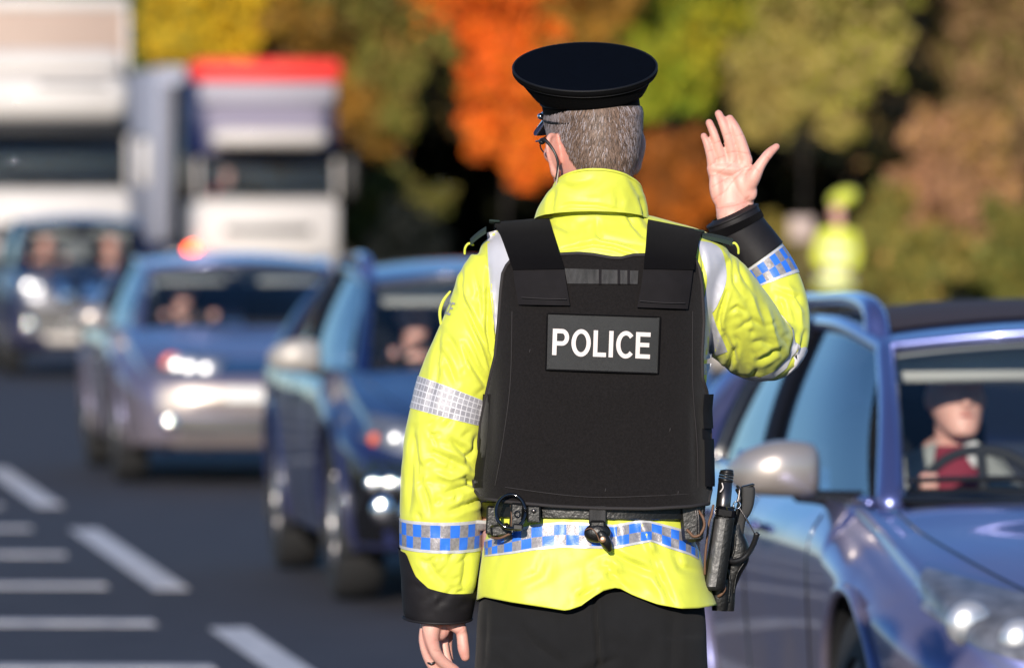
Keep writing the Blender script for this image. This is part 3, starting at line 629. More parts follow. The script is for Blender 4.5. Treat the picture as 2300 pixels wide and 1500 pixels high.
CC = [([(1262, 466), (1275, 460), (1340, 462), (1395, 474)], 3.5, -.005), ([(1245, 425), (1240, 450), (1238, 485)], 5, -.006), ([(1330, 432), (1332, 455)], 3, -.003), ([(1345, 434), (1347, 455)], 3, .002), ([(1362, 432), (1366, 462)], 4, -.002),
      ([(1380, 430), (1392, 452), (1388, 470)], 6, -.004), ([(1412, 395), (1430, 425), (1446, 455)], 6, -.004), ([(1270, 400), (1300, 408), (1330, 404)], 8, .003), ([(1440, 448), (1446, 470), (1450, 490)], 4, -.008), ([(1255, 415), (1290, 430)], 7, -.003)]
fc_ = np.clip(-nrm[:, 1] * 2, 0, 1); Vo = Vo + nrm * ((creases(px, py, CC) * fc_) + softnoise(Vo, 40, 9) * .0015)[:, None]
Vc = np.concatenate([Vo, Vi]); mk('collar', Vc, a + [tuple(x + nO for x in f[::-1]) for f in a] + rimf, M['yellow'], jacket)
t_ = Vo[(nr - 1) * 96:nr * 96]; mk('collar_edge', *tube(list(t_) + [t_[0]], .0024, 8, 1, caps=None), M['yellow'], jacket)
# epaulettes with yellow keepers
for L_, kp in (([(1092, 517, -.03), (1074, 529, -.03), (1056, 545, -.025)], (1050, 550)), ([(1576, 530, -.02), (1612, 536, -.02), (1646, 545, -.015)], (1652, 549))):
    pts = [np.array(O(*p_)) for p_ in L_]; V = []
    for p_ in cr(pts, 4): V += [p_ + (0, -.028, .001), p_ + (0, -.010, .007), p_ + (0, .012, .007), p_ + (0, .03, .001)]
    n_ = len(V) // 4; Vl = np.array(V) - (0, 0, .007); f = gridfaces(n_, 4)
    side = [((n_ - 1) * 4 + j, (n_ - 1) * 4 + j + 1, 4 * n_ + (n_ - 1) * 4 + j + 1, 4 * n_ + (n_ - 1) * 4 + j) for j in range(3)] + [(j, j + 1, 4 * n_ + j + 1, 4 * n_ + j) for j in range(3)] + [(4 * i, 4 * i + 4, 4 * n_ + 4 * i + 4, 4 * n_ + 4 * i) for i in range(n_ - 1)]
    mk('epaulette', np.concatenate([V, Vl]), f + [tuple(x + 4 * n_ for x in g) for g in f] + side, M['epaulette'], jacket, angle=40)
    c = np.array(O(kp[0], kp[1] + 2, -.02)); s_ = -1 if kp[0] < 1300 else 1
    mk('epaulette_loop', *tube([c + (s_ * -.010, -.02, .002), c + (s_ * -.002, -.022, .004), c + (s_ * .004, -.02, -.004), c + (s_ * .005, -.016, -.014)], .0022, 8), M['yellow'], jacket)
mk('pocket_flap', *tube([O(1011, 655, -.02), O(996, 675, -.02), O(988, 700, -.02), O(990, 728, -.02)], [.002, .003, .003, .002], 8), M['yellow'], jacket)

# ---- lettering from strokes ---------------------------------------------------------------
def strokes(txt, w_=.17):
    """letters as thick strokes in a 0..1 high box; returns quads [(4 pts)] and the advance"""
    Q = []; x = 0
    def seg(a, b_, ext=0):
        a, b_ = np.array(a, float), np.array(b_, float); d = b_ - a; L_ = np.linalg.norm(d); d /= L_; n_ = np.array((-d[1], d[0])) * w_ / 2; Q.append([a - n_ - d * ext, b_ - n_ + d * ext, b_ + n_ + d * ext, a + n_ - d * ext])
    def arc(c, rx_, ry_, a0, a1, n_=14):
        A = np.radians(np.linspace(a0, a1, n_ + 1)); h = w_ / 2
        for i in range(n_):
            pts_ = []
            for A_, s_ in ((A[i], -1), (A[i + 1], -1), (A[i + 1], 1), (A[i], 1)): pts_.append(np.array((c[0] + (rx_ + s_ * h) * math.cos(A_), c[1] + (ry_ + s_ * h) * math.sin(A_))))
            Q.append(pts_)
    h = w_ / 2
    for ch in txt:
        if ch == 'P':
            seg((x + h, 0), (x + h, 1)); seg((x + w_, 1 - h), (x + .36, 1 - h)); seg((x + w_, .45), (x + .36, .45)); arc((x + .36, (1.45 - h) / 2), .19, (.55 - h) / 2, -90, 90); x += .74
        elif ch == 'O': arc((x + .36, .5), .29, .44, 0, 360, 28); x += .83
        elif ch == 'L': seg((x + h, 0), (x + h, 1)); seg((x + w_, h), (x + .50, h)); x += .60
        elif ch == 'I': seg((x + h, 0), (x + h, 1)); x += .29
        elif ch == 'C': arc((x + .36, .5), .29, .44, 42, 318, 24); x += .74
        elif ch == 'E':
            seg((x + h, 0), (x + h, 1))
            for yy in (h, .52, 1 - h): seg((x + w_, yy), (x + (.56 if yy != .52 else .52), yy))
            x += .62
    return Q, x
# sleeve lettering, wrapping round the arm
Q, adv = strokes('POLICE', .15); V = []; Fc = []
for qd in Q:
    i0 = len(V)
    for c in qd: V.append(SL.at(SL.find(734) - (c[1]) * .026, -.92 + (c[0] - adv) * .33, .0016))
    Fc.append((i0, i0 + 1, i0 + 2, i0 + 3))
mk('sleeve_lettering', V, Fc, M['silver'], jacket, smooth=False)

# ---- jacket skirt below the belt ------------------------------------------------------------
HEM = [(1070, 1347), (1086, 1340), (1150, 1352), (1215, 1362), (1272, 1371), (1305, 1360), (1332, 1342), (1362, 1326), (1396, 1318), (1430, 1337), (1480, 1357), (1530, 1366), (1570, 1365), (1612, 1358)]
HL = [(1130, 1092), (1200, 1088), (1250, 1082), (1300, 1075), (1348, 1070)]; HR = [(1130, 1566), (1165, 1560), (1215, 1566), (1262, 1578), (1300, 1588), (1330, 1600), (1360, 1612)]
SF_ = [([(1330, 1232), (1334, 1275), (1326, 1320), (1300, 1362)], 7, -.007), ([(1338, 1234), (1370, 1280), (1405, 1325)], 8, -.012), ([(1350, 1228), (1410, 1262), (1480, 1290)], 7, -.005), ([(1336, 1236), (1352, 1290), (1350, 1325)], 10, .006),
       ([(1465, 1245), (1485, 1300), (1515, 1362)], 7, -.007), ([(1460, 1300), (1500, 1340)], 10, .003), ([(1512, 1240), (1530, 1275), (1580, 1285)], 7, -.006), ([(1440, 1170), (1452, 1200), (1472, 1250)], 7, .007), ([(1378, 1172), (1385, 1230)], 7, -.006),
       ([(1300, 1340), (1320, 1330)], 7, -.004), ([(1225, 1240), (1210, 1285), (1160, 1310)], 9, -.0028), ([(1150, 1250), (1130, 1290), (1120, 1340)], 10, -.002), ([(1470, 1172), (1500, 1200), (1530, 1250)], 6, -.004), ([(1392, 1320), (1380, 1300), (1372, 1270)], 12, .008),
       ([(1105, 1200), (1120, 1240), (1100, 1300)], 8, -.003), ([(1290, 1160), (1280, 1200), (1290, 1240)], 9, -.002)]
def skirt_d(px, py):
    xl = interp(py, HL); xr = interp(py, HR); c = (xl + xr) / 2; hw = (xr - xl) / 2; u_ = np.clip((px - c) / hw, -1, 1)
    b_ = np.interp(py, [1130, 1180, 1370], [.124, .128, .150]); d = -b_ * (1 - np.abs(u_) ** 2.5) ** (1 / 2.5)
    w_ = np.clip((py - 1200) / 150, 0, 1)
    fl = .012 * np.sin((px - 1100) / 62) * w_ + .006 * np.sin((px - 1000) / 31 + py / 60) * w_
    return d - (creases(px, py, [(p_, w2, a2 * 1.75) for p_, w2, a2 in SF_]) + fl + .0012 * np.sin(px / 13 + py / 21) * np.sin(py / 17 - px / 37)) * (1 - np.abs(u_) ** 6)
nt, nv = 160, 54; V = []
ph = np.linspace(-math.pi / 2, math.pi / 2, nt // 2 + 1)
for j in range(nv):
    v = j / (nv - 1); u_ = np.sign(np.sin(ph)) * np.abs(np.sin(ph)) ** (2 / 2.5)
    hemx = 1070 + (u_ + 1) / 2 * 542; yb = interp(hemx, HEM); yy = 1135 + (yb - 1135) * v
    xl, xr = interp(yy, HL), interp(yy, HR); x = (xl + xr) / 2 + u_ * (xr - xl) / 2
    back = OA(x, yy, skirt_d(x, yy))
    fb = OA(x[1:-1][::-1], (1135 + 215 * v) + 0 * x[1:-1], -skirt_d(x[1:-1][::-1], yy[1:-1][::-1]) * .98 - .0)
    V.append(np.concatenate([back, fb]))
ncol = len(V[0]); V = np.concatenate(V); Fs = gridfaces(nv, ncol, True)
cs = V - np.array((V[:, 0].mean(), OD, 0)); cs[:, 2] = 0; cs /= np.linalg.norm(cs, axis=1)[:, None]; Vin = V - cs * .0022
nS = len(V); lipf = [((nv - 1) * ncol + j, (nv - 1) * ncol + (j + 1) % ncol, nS + (nv - 1) * ncol + (j + 1) % ncol, nS + (nv - 1) * ncol + j) for j in range(ncol)]
mk('jacket_skirt', np.concatenate([V, Vin]), Fs + [tuple(x + nS for x in f[::-1]) for f in Fs] + lipf, M['yellow'], jacket)
BT = [(1085, 1214), (1150, 1190), (1200, 1177), (1260, 1171), (1310, 1173), (1330, 1174), (1380, 1178), (1432, 1168), (1455, 1168), (1480, 1174), (1540, 1190), (1560, 1206), (1580, 1222)]
BB = [(1085, 1250), (1150, 1243), (1200, 1235), (1260, 1229), (1320, 1231), (1380, 1232), (1430, 1222), (1465, 1216), (1500, 1230), (1550, 1246), (1580, 1262)]
def wband(u, v):
    x = 1084 + u * 494; x0 = interp(1225, HL) + 2; x1 = interp(1225, HR) + 2; a = -math.pi / 2 * .985 + math.pi * .985 * u; xx = (x0 + x1) / 2 + math.sin(a) * (x1 - x0) / 2 * .998
    y0, y1 = interp(xx, BT), interp(xx, BB); yy = y0 + (y1 - y0) * v; return np.array(O(xx, yy, float(skirt_d(np.array([xx]), np.array([yy]))[0]) - .0022))
checks(26, 2, wband, 'checkered_band', jacket)

# ---- trousers and shoes --------------------------------------------------------------------
tr = [zloft([(O(1327, y).x, OD + .0, O(0, y).z, hw * K, b_, 2.6) for y, hw, b_ in ((1520, 262, .118), (1470, 259, .128), (1400, 257, .132), (1330, 250, .114), (1260, 240, .098), (1180, 232, .09))], 4, 64)]
for s_, xx in ((-1, 1198), (1, 1456)):
    c0 = O(xx, 1500); tr.append(loft([(c0.x, OD, c0.z + .06, .103, 0, 0, 0, .122, 0, 2.4), (c0.x, OD, c0.z - .10, .102, 0, 0, 0, .118, 0, 2.3), (c0.x + s_ * .004, OD, .52, .082, 0, 0, 0, .09, 0, 2.2), (c0.x + s_ * .01, OD - .01, .28, .074, 0, 0, 0, .085, 0, 2.1), (c0.x + s_ * .012, OD - .01, .055, .082, 0, 0, 0, .10, 0, 2.1)], 6, 48))
V, N, Fc = remesh(tr, .0042, 6); px, py = proj(V); fac = np.clip(-N[:, 1] * 1.6 + .25, 0, 1)
TC = [([(1333, 1330), (1338, 1400), (1344, 1470), (1346, 1560)], 5, -.016), ([(1165, 1400), (1200, 1450), (1260, 1490)], 13, -.008), ([(1100, 1480), (1160, 1520)], 12, -.006), ([(1380, 1480), (1340, 1500), (1310, 1520)], 10, -.010), ([(1365, 1395), (1420, 1440)], 14, .003),
      ([(1513, 1380), (1508, 1510)], 12, -.007), ([(1090, 1360), (1086, 1500)], 8, -.003), ([(1250, 1390), (1260, 1480)], 20, .004)]
V = V + N * (creases(px, py, TC) * fac + softnoise(V, 12, 21) * .004)[:, None]
mk('trousers', V, Fc, M['trouser'], officer)
for s_, xx in ((-1, 1198), (1, 1456)):
    c0 = O(xx, 1500).x + s_ * .012; mb = MB()
    mb.add(*loft([(c0, OD - .075, .045, .030, 0, 0, 0, 0, .043, 2.4), (c0, OD - .05, .05, .042, 0, 0, 0, 0, .049, 2.6), (c0, OD + .02, .055, .044, 0, 0, 0, 0, .054, 2.6), (c0 + s_ * .004, OD + .12, .04, .050, 0, 0, 0, 0, .039, 2.8), (c0 + s_ * .006, OD + .20, .033, .038, 0, 0, 0, 0, .030, 2.6), (c0 + s_ * .006, OD + .225, .03, .014, 0, 0, 0, 0, .018, 2.2)], 4, 28))
    mb.build('shoe', M['leather'], officer)

# ---- body armour vest -----------------------------------------------------------------------
VS = [(470, 1080, 1612, .118), (530, 1078, 1618, .126), (575, 1078, 1616, .140), (640, 1084, 1612, .152), (750, 1088, 1606, .158), (850, 1084, 1600, .158), (920, 1080, 1594, .158), (1000, 1073, 1598, .156), (1080, 1062, 1600, .154), (1140, 1068, 1598, .152)]
def vest_d(px, py, off=0.0):
    px = np.asarray(px, float); py = np.asarray(py, float); ys = [v[0] for v in VS]
    xl, xr, b_ = (np.interp(py, ys, [v[k] for v in VS]) for k in (1, 2, 3)); c = (xl + xr) / 2; hw = (xr - xl) / 2 + .5
    u_ = np.clip(np.abs((px - c) / hw), 0, .9999)
    bulge = .004 * np.sin(px / 90. + 1) * np.sin(py / 120.) 
    return -(b_ + off) * (1 - u_ ** 3.0) ** (1 / 3.0) - bulge
VL = [(568, 1168), (580, 1152), (596, 1138), (615, 1129), (650, 1125), (720, 1120), (800, 1112), (850, 1100), (900, 1089), (950, 1080), (1010, 1073), (1075, 1063), (1100, 1066), (1122, 1082)]
VR = [(568, 1548), (580, 1560), (600, 1570), (640, 1577), (720, 1581), (800, 1577), (850, 1578), (880, 1588), (950, 1595), (1050, 1597), (1100, 1597), (1122, 1592)]
VT = [(1140, 578), (1200, 572), (1265, 569), (1310, 572), (1360, 579), (1385, 580), (1420, 573), (1500, 572), (1570, 578)]
VB = [(1060, 1108), (1090, 1117), (1150, 1126), (1250, 1136), (1350, 1141), (1450, 1142), (1540, 1137), (1600, 1128)]
nr_, nc_ = 90, 90; V = []
for i in range(nr_):
    for j in range(nc_):
        s_ = j / (nc_ - 1); s2 = .5 - .5 * math.cos(math.pi * s_); x0 = 1100 + s2 * 480
        ya = interp(x0, VT) + (1122 - 572) * 0; yb = interp(x0, VB); y = ya + (yb - ya) * i / (nr_ - 1)
        xa, xb = interp(y, VL), interp(y, VR); x = xa + s2 * (xb - xa); V.append((x, y))
XY = np.array(V); dd = vest_d(XY[:, 0], XY[:, 1])
dd -= creases(XY[:, 0], XY[:, 1], [([(1110, 860), (1105, 950), (1100, 1060)], 10, -.003), ([(1150, 1090), (1300, 1108), (1560, 1100)], 12, .002), ([(1560, 900), (1562, 1100)], 6, -.003), ([(1200, 870), (1350, 890), (1500, 870)], 30, .003), ([(1130, 1104), (1300, 1120), (1560, 1116)], 3, -.002)])
dd -= softnoise(np.column_stack([XY[:, 0] / 60, XY[:, 1] / 80, 0 * dd]), 1.4, 4) * .0018
back = OA(XY[:, 0], XY[:, 1], dd); inn = OA(XY[:, 0] * .985 + 1330 * .015, XY[:, 1] * .994 + 850 * .006, np.minimum(dd + .022, -.001) * .96 + .004)
g = gridfaces(nr_, nc_); nb_ = len(back); ed = [j for j in range(nc_)] + [i * nc_ + nc_ - 1 for i in range(1, nr_)] + [(nr_ - 1) * nc_ + j for j in range(nc_ - 2, -1, -1)] + [i * nc_ for i in range(nr_ - 2, 0, -1)]
sd = [(ed[k], ed[(k + 1) % len(ed)], ed[(k + 1) % len(ed)] + nb_, ed[k] + nb_) for k in range(len(ed))]
vest = mk('vest', np.concatenate([back, inn]), g + [tuple(x + nb_ for x in f[::-1]) for f in g] + sd, M['vest'], officer, angle=50)
mk('edge_piping', *tube([back[k] + (0, -.001, 0) for k in ed + ed[:1]], .0032, 8, 1, caps=None), M['piping'], vest)
# front panel and the side wraps
fp = OA(XY[:, 0], XY[:, 1], -dd * .98); fi = OA(XY[:, 0] * .985 + 1330 * .015, XY[:, 1], -np.minimum(dd + .022, -.001) * .96)
mk('front_panel', np.concatenate([fp, fi]), [f[::-1] for f in g] + [tuple(x + nb_ for x in f) for f in g] + [f[::-1] for f in sd], M['vest'], vest)
for side, y0, y1 in ((1, 885, 962), (1, 985, 1092), (1, 962, 985), (-1, 885, 1095)):
    V = []; thick = (.005 if y1 - y0 > 30 else .002) if side > 0 else .001
    for y in np.linspace(y0, y1, 10):
        ys = [v[0] for v in VS]; xl, xr, b_ = (np.interp(y, ys, [v[k] for v in VS]) for k in (1, 2, 3)); c = (xl + xr) / 2; hw = (xr - xl) / 2
        for a in np.linspace(-.50, .50, 15):
            co, si = math.cos(a), math.sin(a); V.append(O(c + side * (hw * co ** (2 / 3.) + thick / K), y, -np.sign(si) * -(b_ + thick) * abs(si) ** (2 / 3.)))
    mk('side_strap', V, gridfaces(10, 15), M['flap'], vest)
# shoulder straps: up the back, over the shoulder, down the front
def path_at(tab, s_): return [np.interp(s_, [t_[0] for t_ in tab], [t_[k] for t_ in tab]) for k in range(1, len(tab[0]))]
def vd(x, y, o_): return float(vest_d(x, y)) - o_
def strap(Ls, Rs, m, name, thick, over=True, o_=.006):
    """Ls, Rs: left and right edges in px from bottom to the shoulder top"""
    Ls, Rs = cr(Ls, 8), cr(Rs, 8); V = []; n1 = len(Ls); n2 = 14; top_y = Ls[-1][1]
    for i in range(n1):
        for s_ in np.linspace(0, 1, n2):
            p_ = Ls[i] * (1 - s_) + Rs[i] * s_; x, y = p_
            yt = (Ls[-1] * (1 - s_) + Rs[-1] * s_)[1]
            d = vd(x, y, o_ + .0025 * math.sin(math.pi * s_))
            if over:
                k = np.clip((y - yt) / (612 - yt), 0, 1); d = d * math.sin(math.acos(1 - k) if k < 1 else math.pi / 2) ** .8 if k < 1 else d
            V.append(O(x, y, d))
    if over:
        for k in np.linspace(0, 1, 12)[1:]:
            for s_ in np.linspace(0, 1, n2):
                p_ = Ls[-1] * (1 - s_) + Rs[-1] * s_; V.append(O(p_[0], p_[1] + 110 * (1 - math.cos(k * 1.2)) * 1.2, .13 * math.sin(k * 1.3)))
    V = np.array([tuple(v) for v in V]); nR = len(V) // n2; g = gridfaces(nR, n2); nb_ = len(V)
    nn = np.zeros_like(V); G = V.reshape(nR, n2, 3); nn = np.cross(np.gradient(G, axis=1), np.gradient(G, axis=0)).reshape(-1, 3); nn /= np.linalg.norm(nn, axis=1)[:, None] + 1e-9
    V2 = V + nn * thick if (nn[len(nn) // 4][1] > 0) else V - nn * thick
    e = list(range(n2)) + [i * n2 + n2 - 1 for i in range(1, nR)] + [(nR - 1) * n2 + j for j in range(n2 - 2, -1, -1)] + [i * n2 for i in range(nR - 2, 0, -1)]
    sd = [(e[k], e[(k + 1) % len(e)], e[(k + 1) % len(e)] + nb_, e[k] + nb_) for k in range(len(e))]
    return mk(name, np.concatenate([V, V2]), g + [tuple(x + nb_ for x in f) for f in g] + sd, m, vest, angle=45)
strap([(1152, 606), (1146, 590), (1130, 545), (1118, 515), (1110, 499)], [(1268, 604), (1264, 590), (1250, 545), (1240, 512), (1233, 488)], M['velcro'], 'shoulder_strap', .008, o_=.013)
strap([(1446, 604), (1447, 585), (1451, 545), (1454, 512), (1456, 491)], [(1560, 606), (1562, 585), (1570, 545), (1576, 525), (1578, 517)], M['velcro'], 'shoulder_strap', .008, o_=.013)
strap([(1164, 684), (1160, 660), (1155, 630), (1152, 603)], [(1280, 686), (1276, 660), (1271, 630), (1268, 602)], M['flap'], 'strap_end', .005, over=False, o_=.0095)
strap([(1431, 690), (1437, 660), (1442, 630), (1445, 603)], [(1545, 694), (1550, 660), (1554, 630), (1557, 604)], M['flap'], 'strap_end', .005, over=False, o_=.0095)
for A_, B_ in (((1096, 497), (1126, 500)), ((1556, 517), (1584, 524))):
    mk('strap_tab', *box(np.array(O((A_[0] + B_[0]) / 2, (A_[1] + B_[1]) / 2, -.02)), (.010, .020, .002), axes((.1, .1, 1)), .0015), M['epaulette'], vest)
def sheet(x0, y0, x1, y1, x2, y2, x3, y3, off, name, m, thick=.0025, n1=10, n2=16, wob=0.0):
    V = []
    for i in range(n1):
        for j in range(n2):
            s_, v = j / (n2 - 1), i / (n1 - 1); x = (x0 * (1 - s_) + x1 * s_) * (1 - v) + (x3 * (1 - s_) + x2 * s_) * v; y = (y0 * (1 - s_) + y1 * s_) * (1 - v) + (y3 * (1 - s_) + y2 * s_) * v
            V.append(O(x, y, vd(x, y, off + wob * (math.sin(x / 3.3) + math.sin(x / 5.1 + y / 9)))))
    V = np.array([tuple(v) for v in V]); g = gridfaces(n1, n2); nb_ = len(V); e = list(range(n2)) + [i * n2 + n2 - 1 for i in range(1, n1)] + [(n1 - 1) * n2 + j for j in range(n2 - 2, -1, -1)] + [i * n2 for i in range(n1 - 2, 0, -1)]
    sd = [(e[k], e[(k + 1) % len(e)], e[(k + 1) % len(e)] + nb_, e[k] + nb_) for k in range(len(e))]
    return mk(name, np.concatenate([V, V + (0, thick + .002, 0)]), g + [tuple(x + nb_ for x in f[::-1]) for f in g] + sd, m, vest, angle=45), V, e
web, _, _ = sheet(1268, 603, 1434, 608, 1432, 638, 1274, 637, .004, 'elastic_webbing', M['webbing'], n2=80, wob=.0006)
for x in (1348, 1390, 1412): sheet(x - 3, 605, x + 3, 605, x + 3, 638, x - 3, 638, .0058, 'webbing_stitch', M['flap'], n1=4, n2=3)
pat, PV, pe = sheet(1229, 704, 1483, 712, 1478, 839, 1226, 830, .0045, 'name_patch', M['patch'], n2=30)
mk('patch_border', *tube([PV[k] + (0, -.0008, 0) for k in pe + pe[:1]], .0016, 6, 1, caps=None), M['velcro'], pat)
Q, adv = strokes('POLICE', .165); V = []; Fc = []
for qd in Q:                                      # every quad split so that it follows the curved patch
    a, b_, c, d = qd; n_ = max(1, int(np.linalg.norm(b_ - a) / .15))
    for k in range(n_):
        i0 = len(V)
        for p_ in (a + (b_ - a) * k / n_, a + (b_ - a) * (k + 1) / n_, d + (c - d) * (k + 1) / n_, d + (c - d) * k / n_):
            u_ = p_[0] / adv * 1.005; x = 1241 + 222 * u_ + (p_[1] - .5) * 2; y = 797 + 9 * u_ - 59 * p_[1]; V.append(O(x, y, vd(x, y, .0062)))
        Fc.append((i0, i0 + 1, i0 + 2, i0 + 3))
mk('lettering', V, Fc, M['letter'], pat, smooth=False)
for L_ in ([(1150, 700), (1146, 860), (1128, 1000), (1112, 1090)], [(1556, 700), (1556, 860), (1566, 1000), (1568, 1095)], [(1135, 1094), (1330, 1116), (1560, 1108)], [(1172, 668), (1225, 671), (1272, 672)], [(1438, 676), (1490, 680), (1538, 681)]):
    mk('stitched_seam', *tube([O(x, y, vd(x, y, .0006 if y < 667 or y > 690 else .0156)) for x, y in cr(np.array(L_, float), 8)], .0009, 6, 1), M['piping'], vest)
for x, y in ((1190, 788), (1360, 1100), (1523, 1106), (1505, 965)): mk('lint_fleck', *ellipsoid(O(x, y, vd(x, y, .001)), (.0012, 0, 0), (0, .0008, 0), (.0006, 0, .0035), 8, 6), M['piping'], vest)
# ---- duty belt and what hangs on it ------------------------------------------------------------
def bd(x, y, off=0.0): return float(skirt_d(np.array([float(x)]), np.array([max(1136., float(y))]))[0]) - off
V = []; nn_ = 96
rowsb = []
for yy, o_ in ((1128, .004), (1130, .007), (1162, .007), (1164, .004)):
    r_ = []
    for a in np.linspace(0, PI2, nn_, endpoint=False):
        co, si = math.cos(a), math.sin(a); xl, xr = 1090, 1568; c = 1329; hw = 239 + o_ / K
        x = c + hw * np.sign(co) * abs(co) ** (2 / 2.5); dpt = -(.130 + o_) * np.sign(si) * abs(si) ** (2 / 2.5); sag = 10 * (co * .5)
        yb = yy + (2 if co > 0 else 0) + sag * .4; r_.append(O(x, yb, dpt))
    rowsb += r_
belt = mk('duty_belt', rowsb, gridfaces(4, nn_, True), M['leather'], officer, angle=50)
def bx(name, x, y, d, hx, hz, hy, m, rot=0, bev=.003, parent=belt):
    """box at a px spot; hx, hz in px, hy in m; rot degrees in the picture plane"""
    Rm = np.array(Matrix.Rotation(R(rot), 3, 'Y')); return mk(name, *box(np.array(O(x, y, d)), (hx * K, hy, hz * K), Rm, bev), m, parent, angle=35)
# baton ring and keepers at the left
rg = [O(1147 + 33 * math.cos(a), 1148 + 38 * math.sin(a), -.155 - .010 * math.sin(a)) for a in np.linspace(0, PI2, 33)]
mk('baton_ring', *tube(rg, .0034, 10, 1, caps=None), M['patent'], belt)
bx('belt_loop', 1106, 1168, -.075, 14, 32, .012, M['leather'], 3)
bx('pouch', 1124, 1190, -.115, 22, 14, .014, M['leather'], -8, .004)
mk('pouch_edge', *tube([O(1104, 1206, -.115), O(1122, 1208, -.13), O(1145, 1198, -.135)], .0022, 8), M['brownedge'], belt)
bx('key_clip', 1160, 1160, -.148, 15, 31, .010, M['leather'], 4, .004)
bx('key_clip_tongue', 1163, 1183, -.160, 12, 8, .008, M['blackpl'], 4, .003)
mk('key_clip_edge', *tube([O(1147, 1135, -.15), O(1149, 1160, -.158), O(1148, 1180, -.158)], .0012, 6), M['brownedge'], belt)
mk('clip_hole', *tube([O(1162 + 6 * math.cos(a), 1154 + 7 * math.sin(a), -.160) for a in np.linspace(0, PI2, 13)], .0014, 6, 1), M['patent'], belt)
bx('belt_keeper', 1199, 1154, -.150, 15, 19, .006, M['leather'], 0, .003)
mk('press_stud', *ellipsoid(O(1199, 1147, -.158), (.0042, 0, 0), (0, .0022, 0), (0, 0, .0042), 12, 8), M['steel'], belt)
bx('hanging_strap', 1342, 1156, -.147, 19, 22, .004, M['webbing'], 1, .002)
kp = MB(); kp.add(*ellipsoid(O(1342, 1196, -.155), (30 * K, 0, 3 * K), (0, .012, 0), (-3 * K, 0, 22 * K), 20, 12)); kp.add(*box(np.array(O(1342, 1182, -.154)), (18 * K, .008, 14 * K), None, .004))
kp.add(*tube([O(1350, 1200, -.160), O(1362, 1218, -.160), O(1368, 1232, -.157)], [.010, .010, .006], 12)); kp.build('radio_holder', M['leather'], belt)
mk('holder_stitching', *tube([O(1314, 1190, -.163), O(1326, 1186, -.168), O(1336, 1192, -.169), O(1343, 1205, -.168), O(1346, 1214, -.168)], .0011, 6), M['brownedge'], belt)
mk('rivet', *ellipsoid(O(1354, 1211, -.172), (.0058, 0, 0), (0, .002, 0), (0, 0, .0058), 14, 8), M['brass'], belt)
# right side: holder, baton, holster, handgun
bp = bx('belt_pad', 1552, 1172, -.075, 24, 44, .022, M['leather'], -6, .006)
bx('belt_loop', 1573, 1165, -.062, 9, 46, .016, M['leather'], 4, .004)
mk('strap_edge', *tube([O(1566, 1143, -.09), O(1578, 1160, -.10), O(1582, 1180, -.10), O(1572, 1200, -.10), O(1558, 1204, -.10), O(1550, 1196, -.10), O(1544, 1190, -.10)], .0026, 8), M['brownedge'], belt)
for x0 in (1562, 1567): mk('keeper_wire', *tube([O(x0, 1146, -.104), O(x0 + 3, 1172, -.106), O(x0 + 4, 1198, -.104)], .0009, 6), M['steel'], belt)
# baton holder (frog)
ax0, ax1 = np.array(O(1630, 1137, -.03)), np.array(O(1603, 1318, -.03)); dirh = ax1 - ax0
rows = []
for t_, rx_, ry_ in ((0, 21, .019), (.12, 21.5, .020), (.14, 23.5, .022), (.2, 24, .022), (.6, 25, .023), (1, 24, .022), (1.02, 16, .014)):
    c = ax0 + dirh * t_; rows.append((*c, rx_ * K, 0, .0, 0, ry_, 0, 3.2))
V, Fc = loft(rows, 3, 36); hol = mk('baton_holder', V, Fc, M['leather'], belt, angle=50)
V = []
for t_ in np.linspace(.15, .985, 20):
    c = ax0 + dirh * t_
    for a in np.linspace(0, 1, 8): x = -1 + a * 1.15; V.append(c + np.array((x * 23.2 * K, -.0245 * (1 - min(abs(x), .999) ** 3.2) ** (1 / 3.2) - .0006, 0)))
mk('lighter_panel', V, gridfaces(20, 8), M['leatherlt'], hol)  # lighter leather over the left part of the holder's face
mk('strap_edge', *tube([O(1602, 1135, -.045), O(1598, 1155, -.05), O(1592, 1175, -.052), O(1588, 1210, -.052), O(1584, 1250, -.05), O(1583, 1288, -.045)], .0022, 8), M['brownedge'], hol)
bx('holder_collar', 1628, 1150, -.03, 22, 14, .024, M['patent'], 8.5, .006, hol)
# holster with flap
hs = MB(); hz_ = [((1654, 1165), 15, .016), ((1650, 1195), 20, .020), ((1655, 1225), 27, .022), ((1656, 1258), 26, .022), ((1646, 1290), 19, .020), ((1638, 1320), 15, .018), ((1636, 1350), 15, .018), ((1634, 1371), 15, .016)]
rows = [(*np.array(O(c[0], c[1], .015)), w_ * K, 0, 0, 0, t_, 0, 3.0) for c, w_, t_ in hz_]; hs.add(*loft(rows, 4, 28))
hs.add(*loft([(*np.array(O(1618, 1300, .0)), 20 * K, 0, 0, 0, .018, 0, 3), (*np.array(O(1618, 1340, .0)), 20 * K, 0, 0, 0, .018, 0, 3), (*np.array(O(1616, 1370, .0)), 17 * K, 0, 0, 0, .015, 0, 3)], 3, 24)); holster = hs.build('holster', M['leather'], belt)
for L_ in ([(1636, 1280), (1640, 1310), (1636, 1350)], [(1652, 1200), (1648, 1240), (1632, 1275), (1630, 1300)], [(1672, 1262), (1655, 1290), (1648, 1330)]):
    mk('holster_seam', *tube([O(x, y, -.009) for x, y in L_], .0018, 6), M['leather'], holster)
mk('strap_edge', *tube([O(1624, 1308, -.022), O(1628, 1322, -.026), O(1620, 1334, -.026), O(1614, 1338, -.024)], .0028, 8), M['brownedge'], holster)
mk('press_stud', *ellipsoid(O(1617, 1322, -.030), (.0034, 0, 0), (0, .002, 0), (0, 0, .0034), 12, 8), M['brass'], holster)
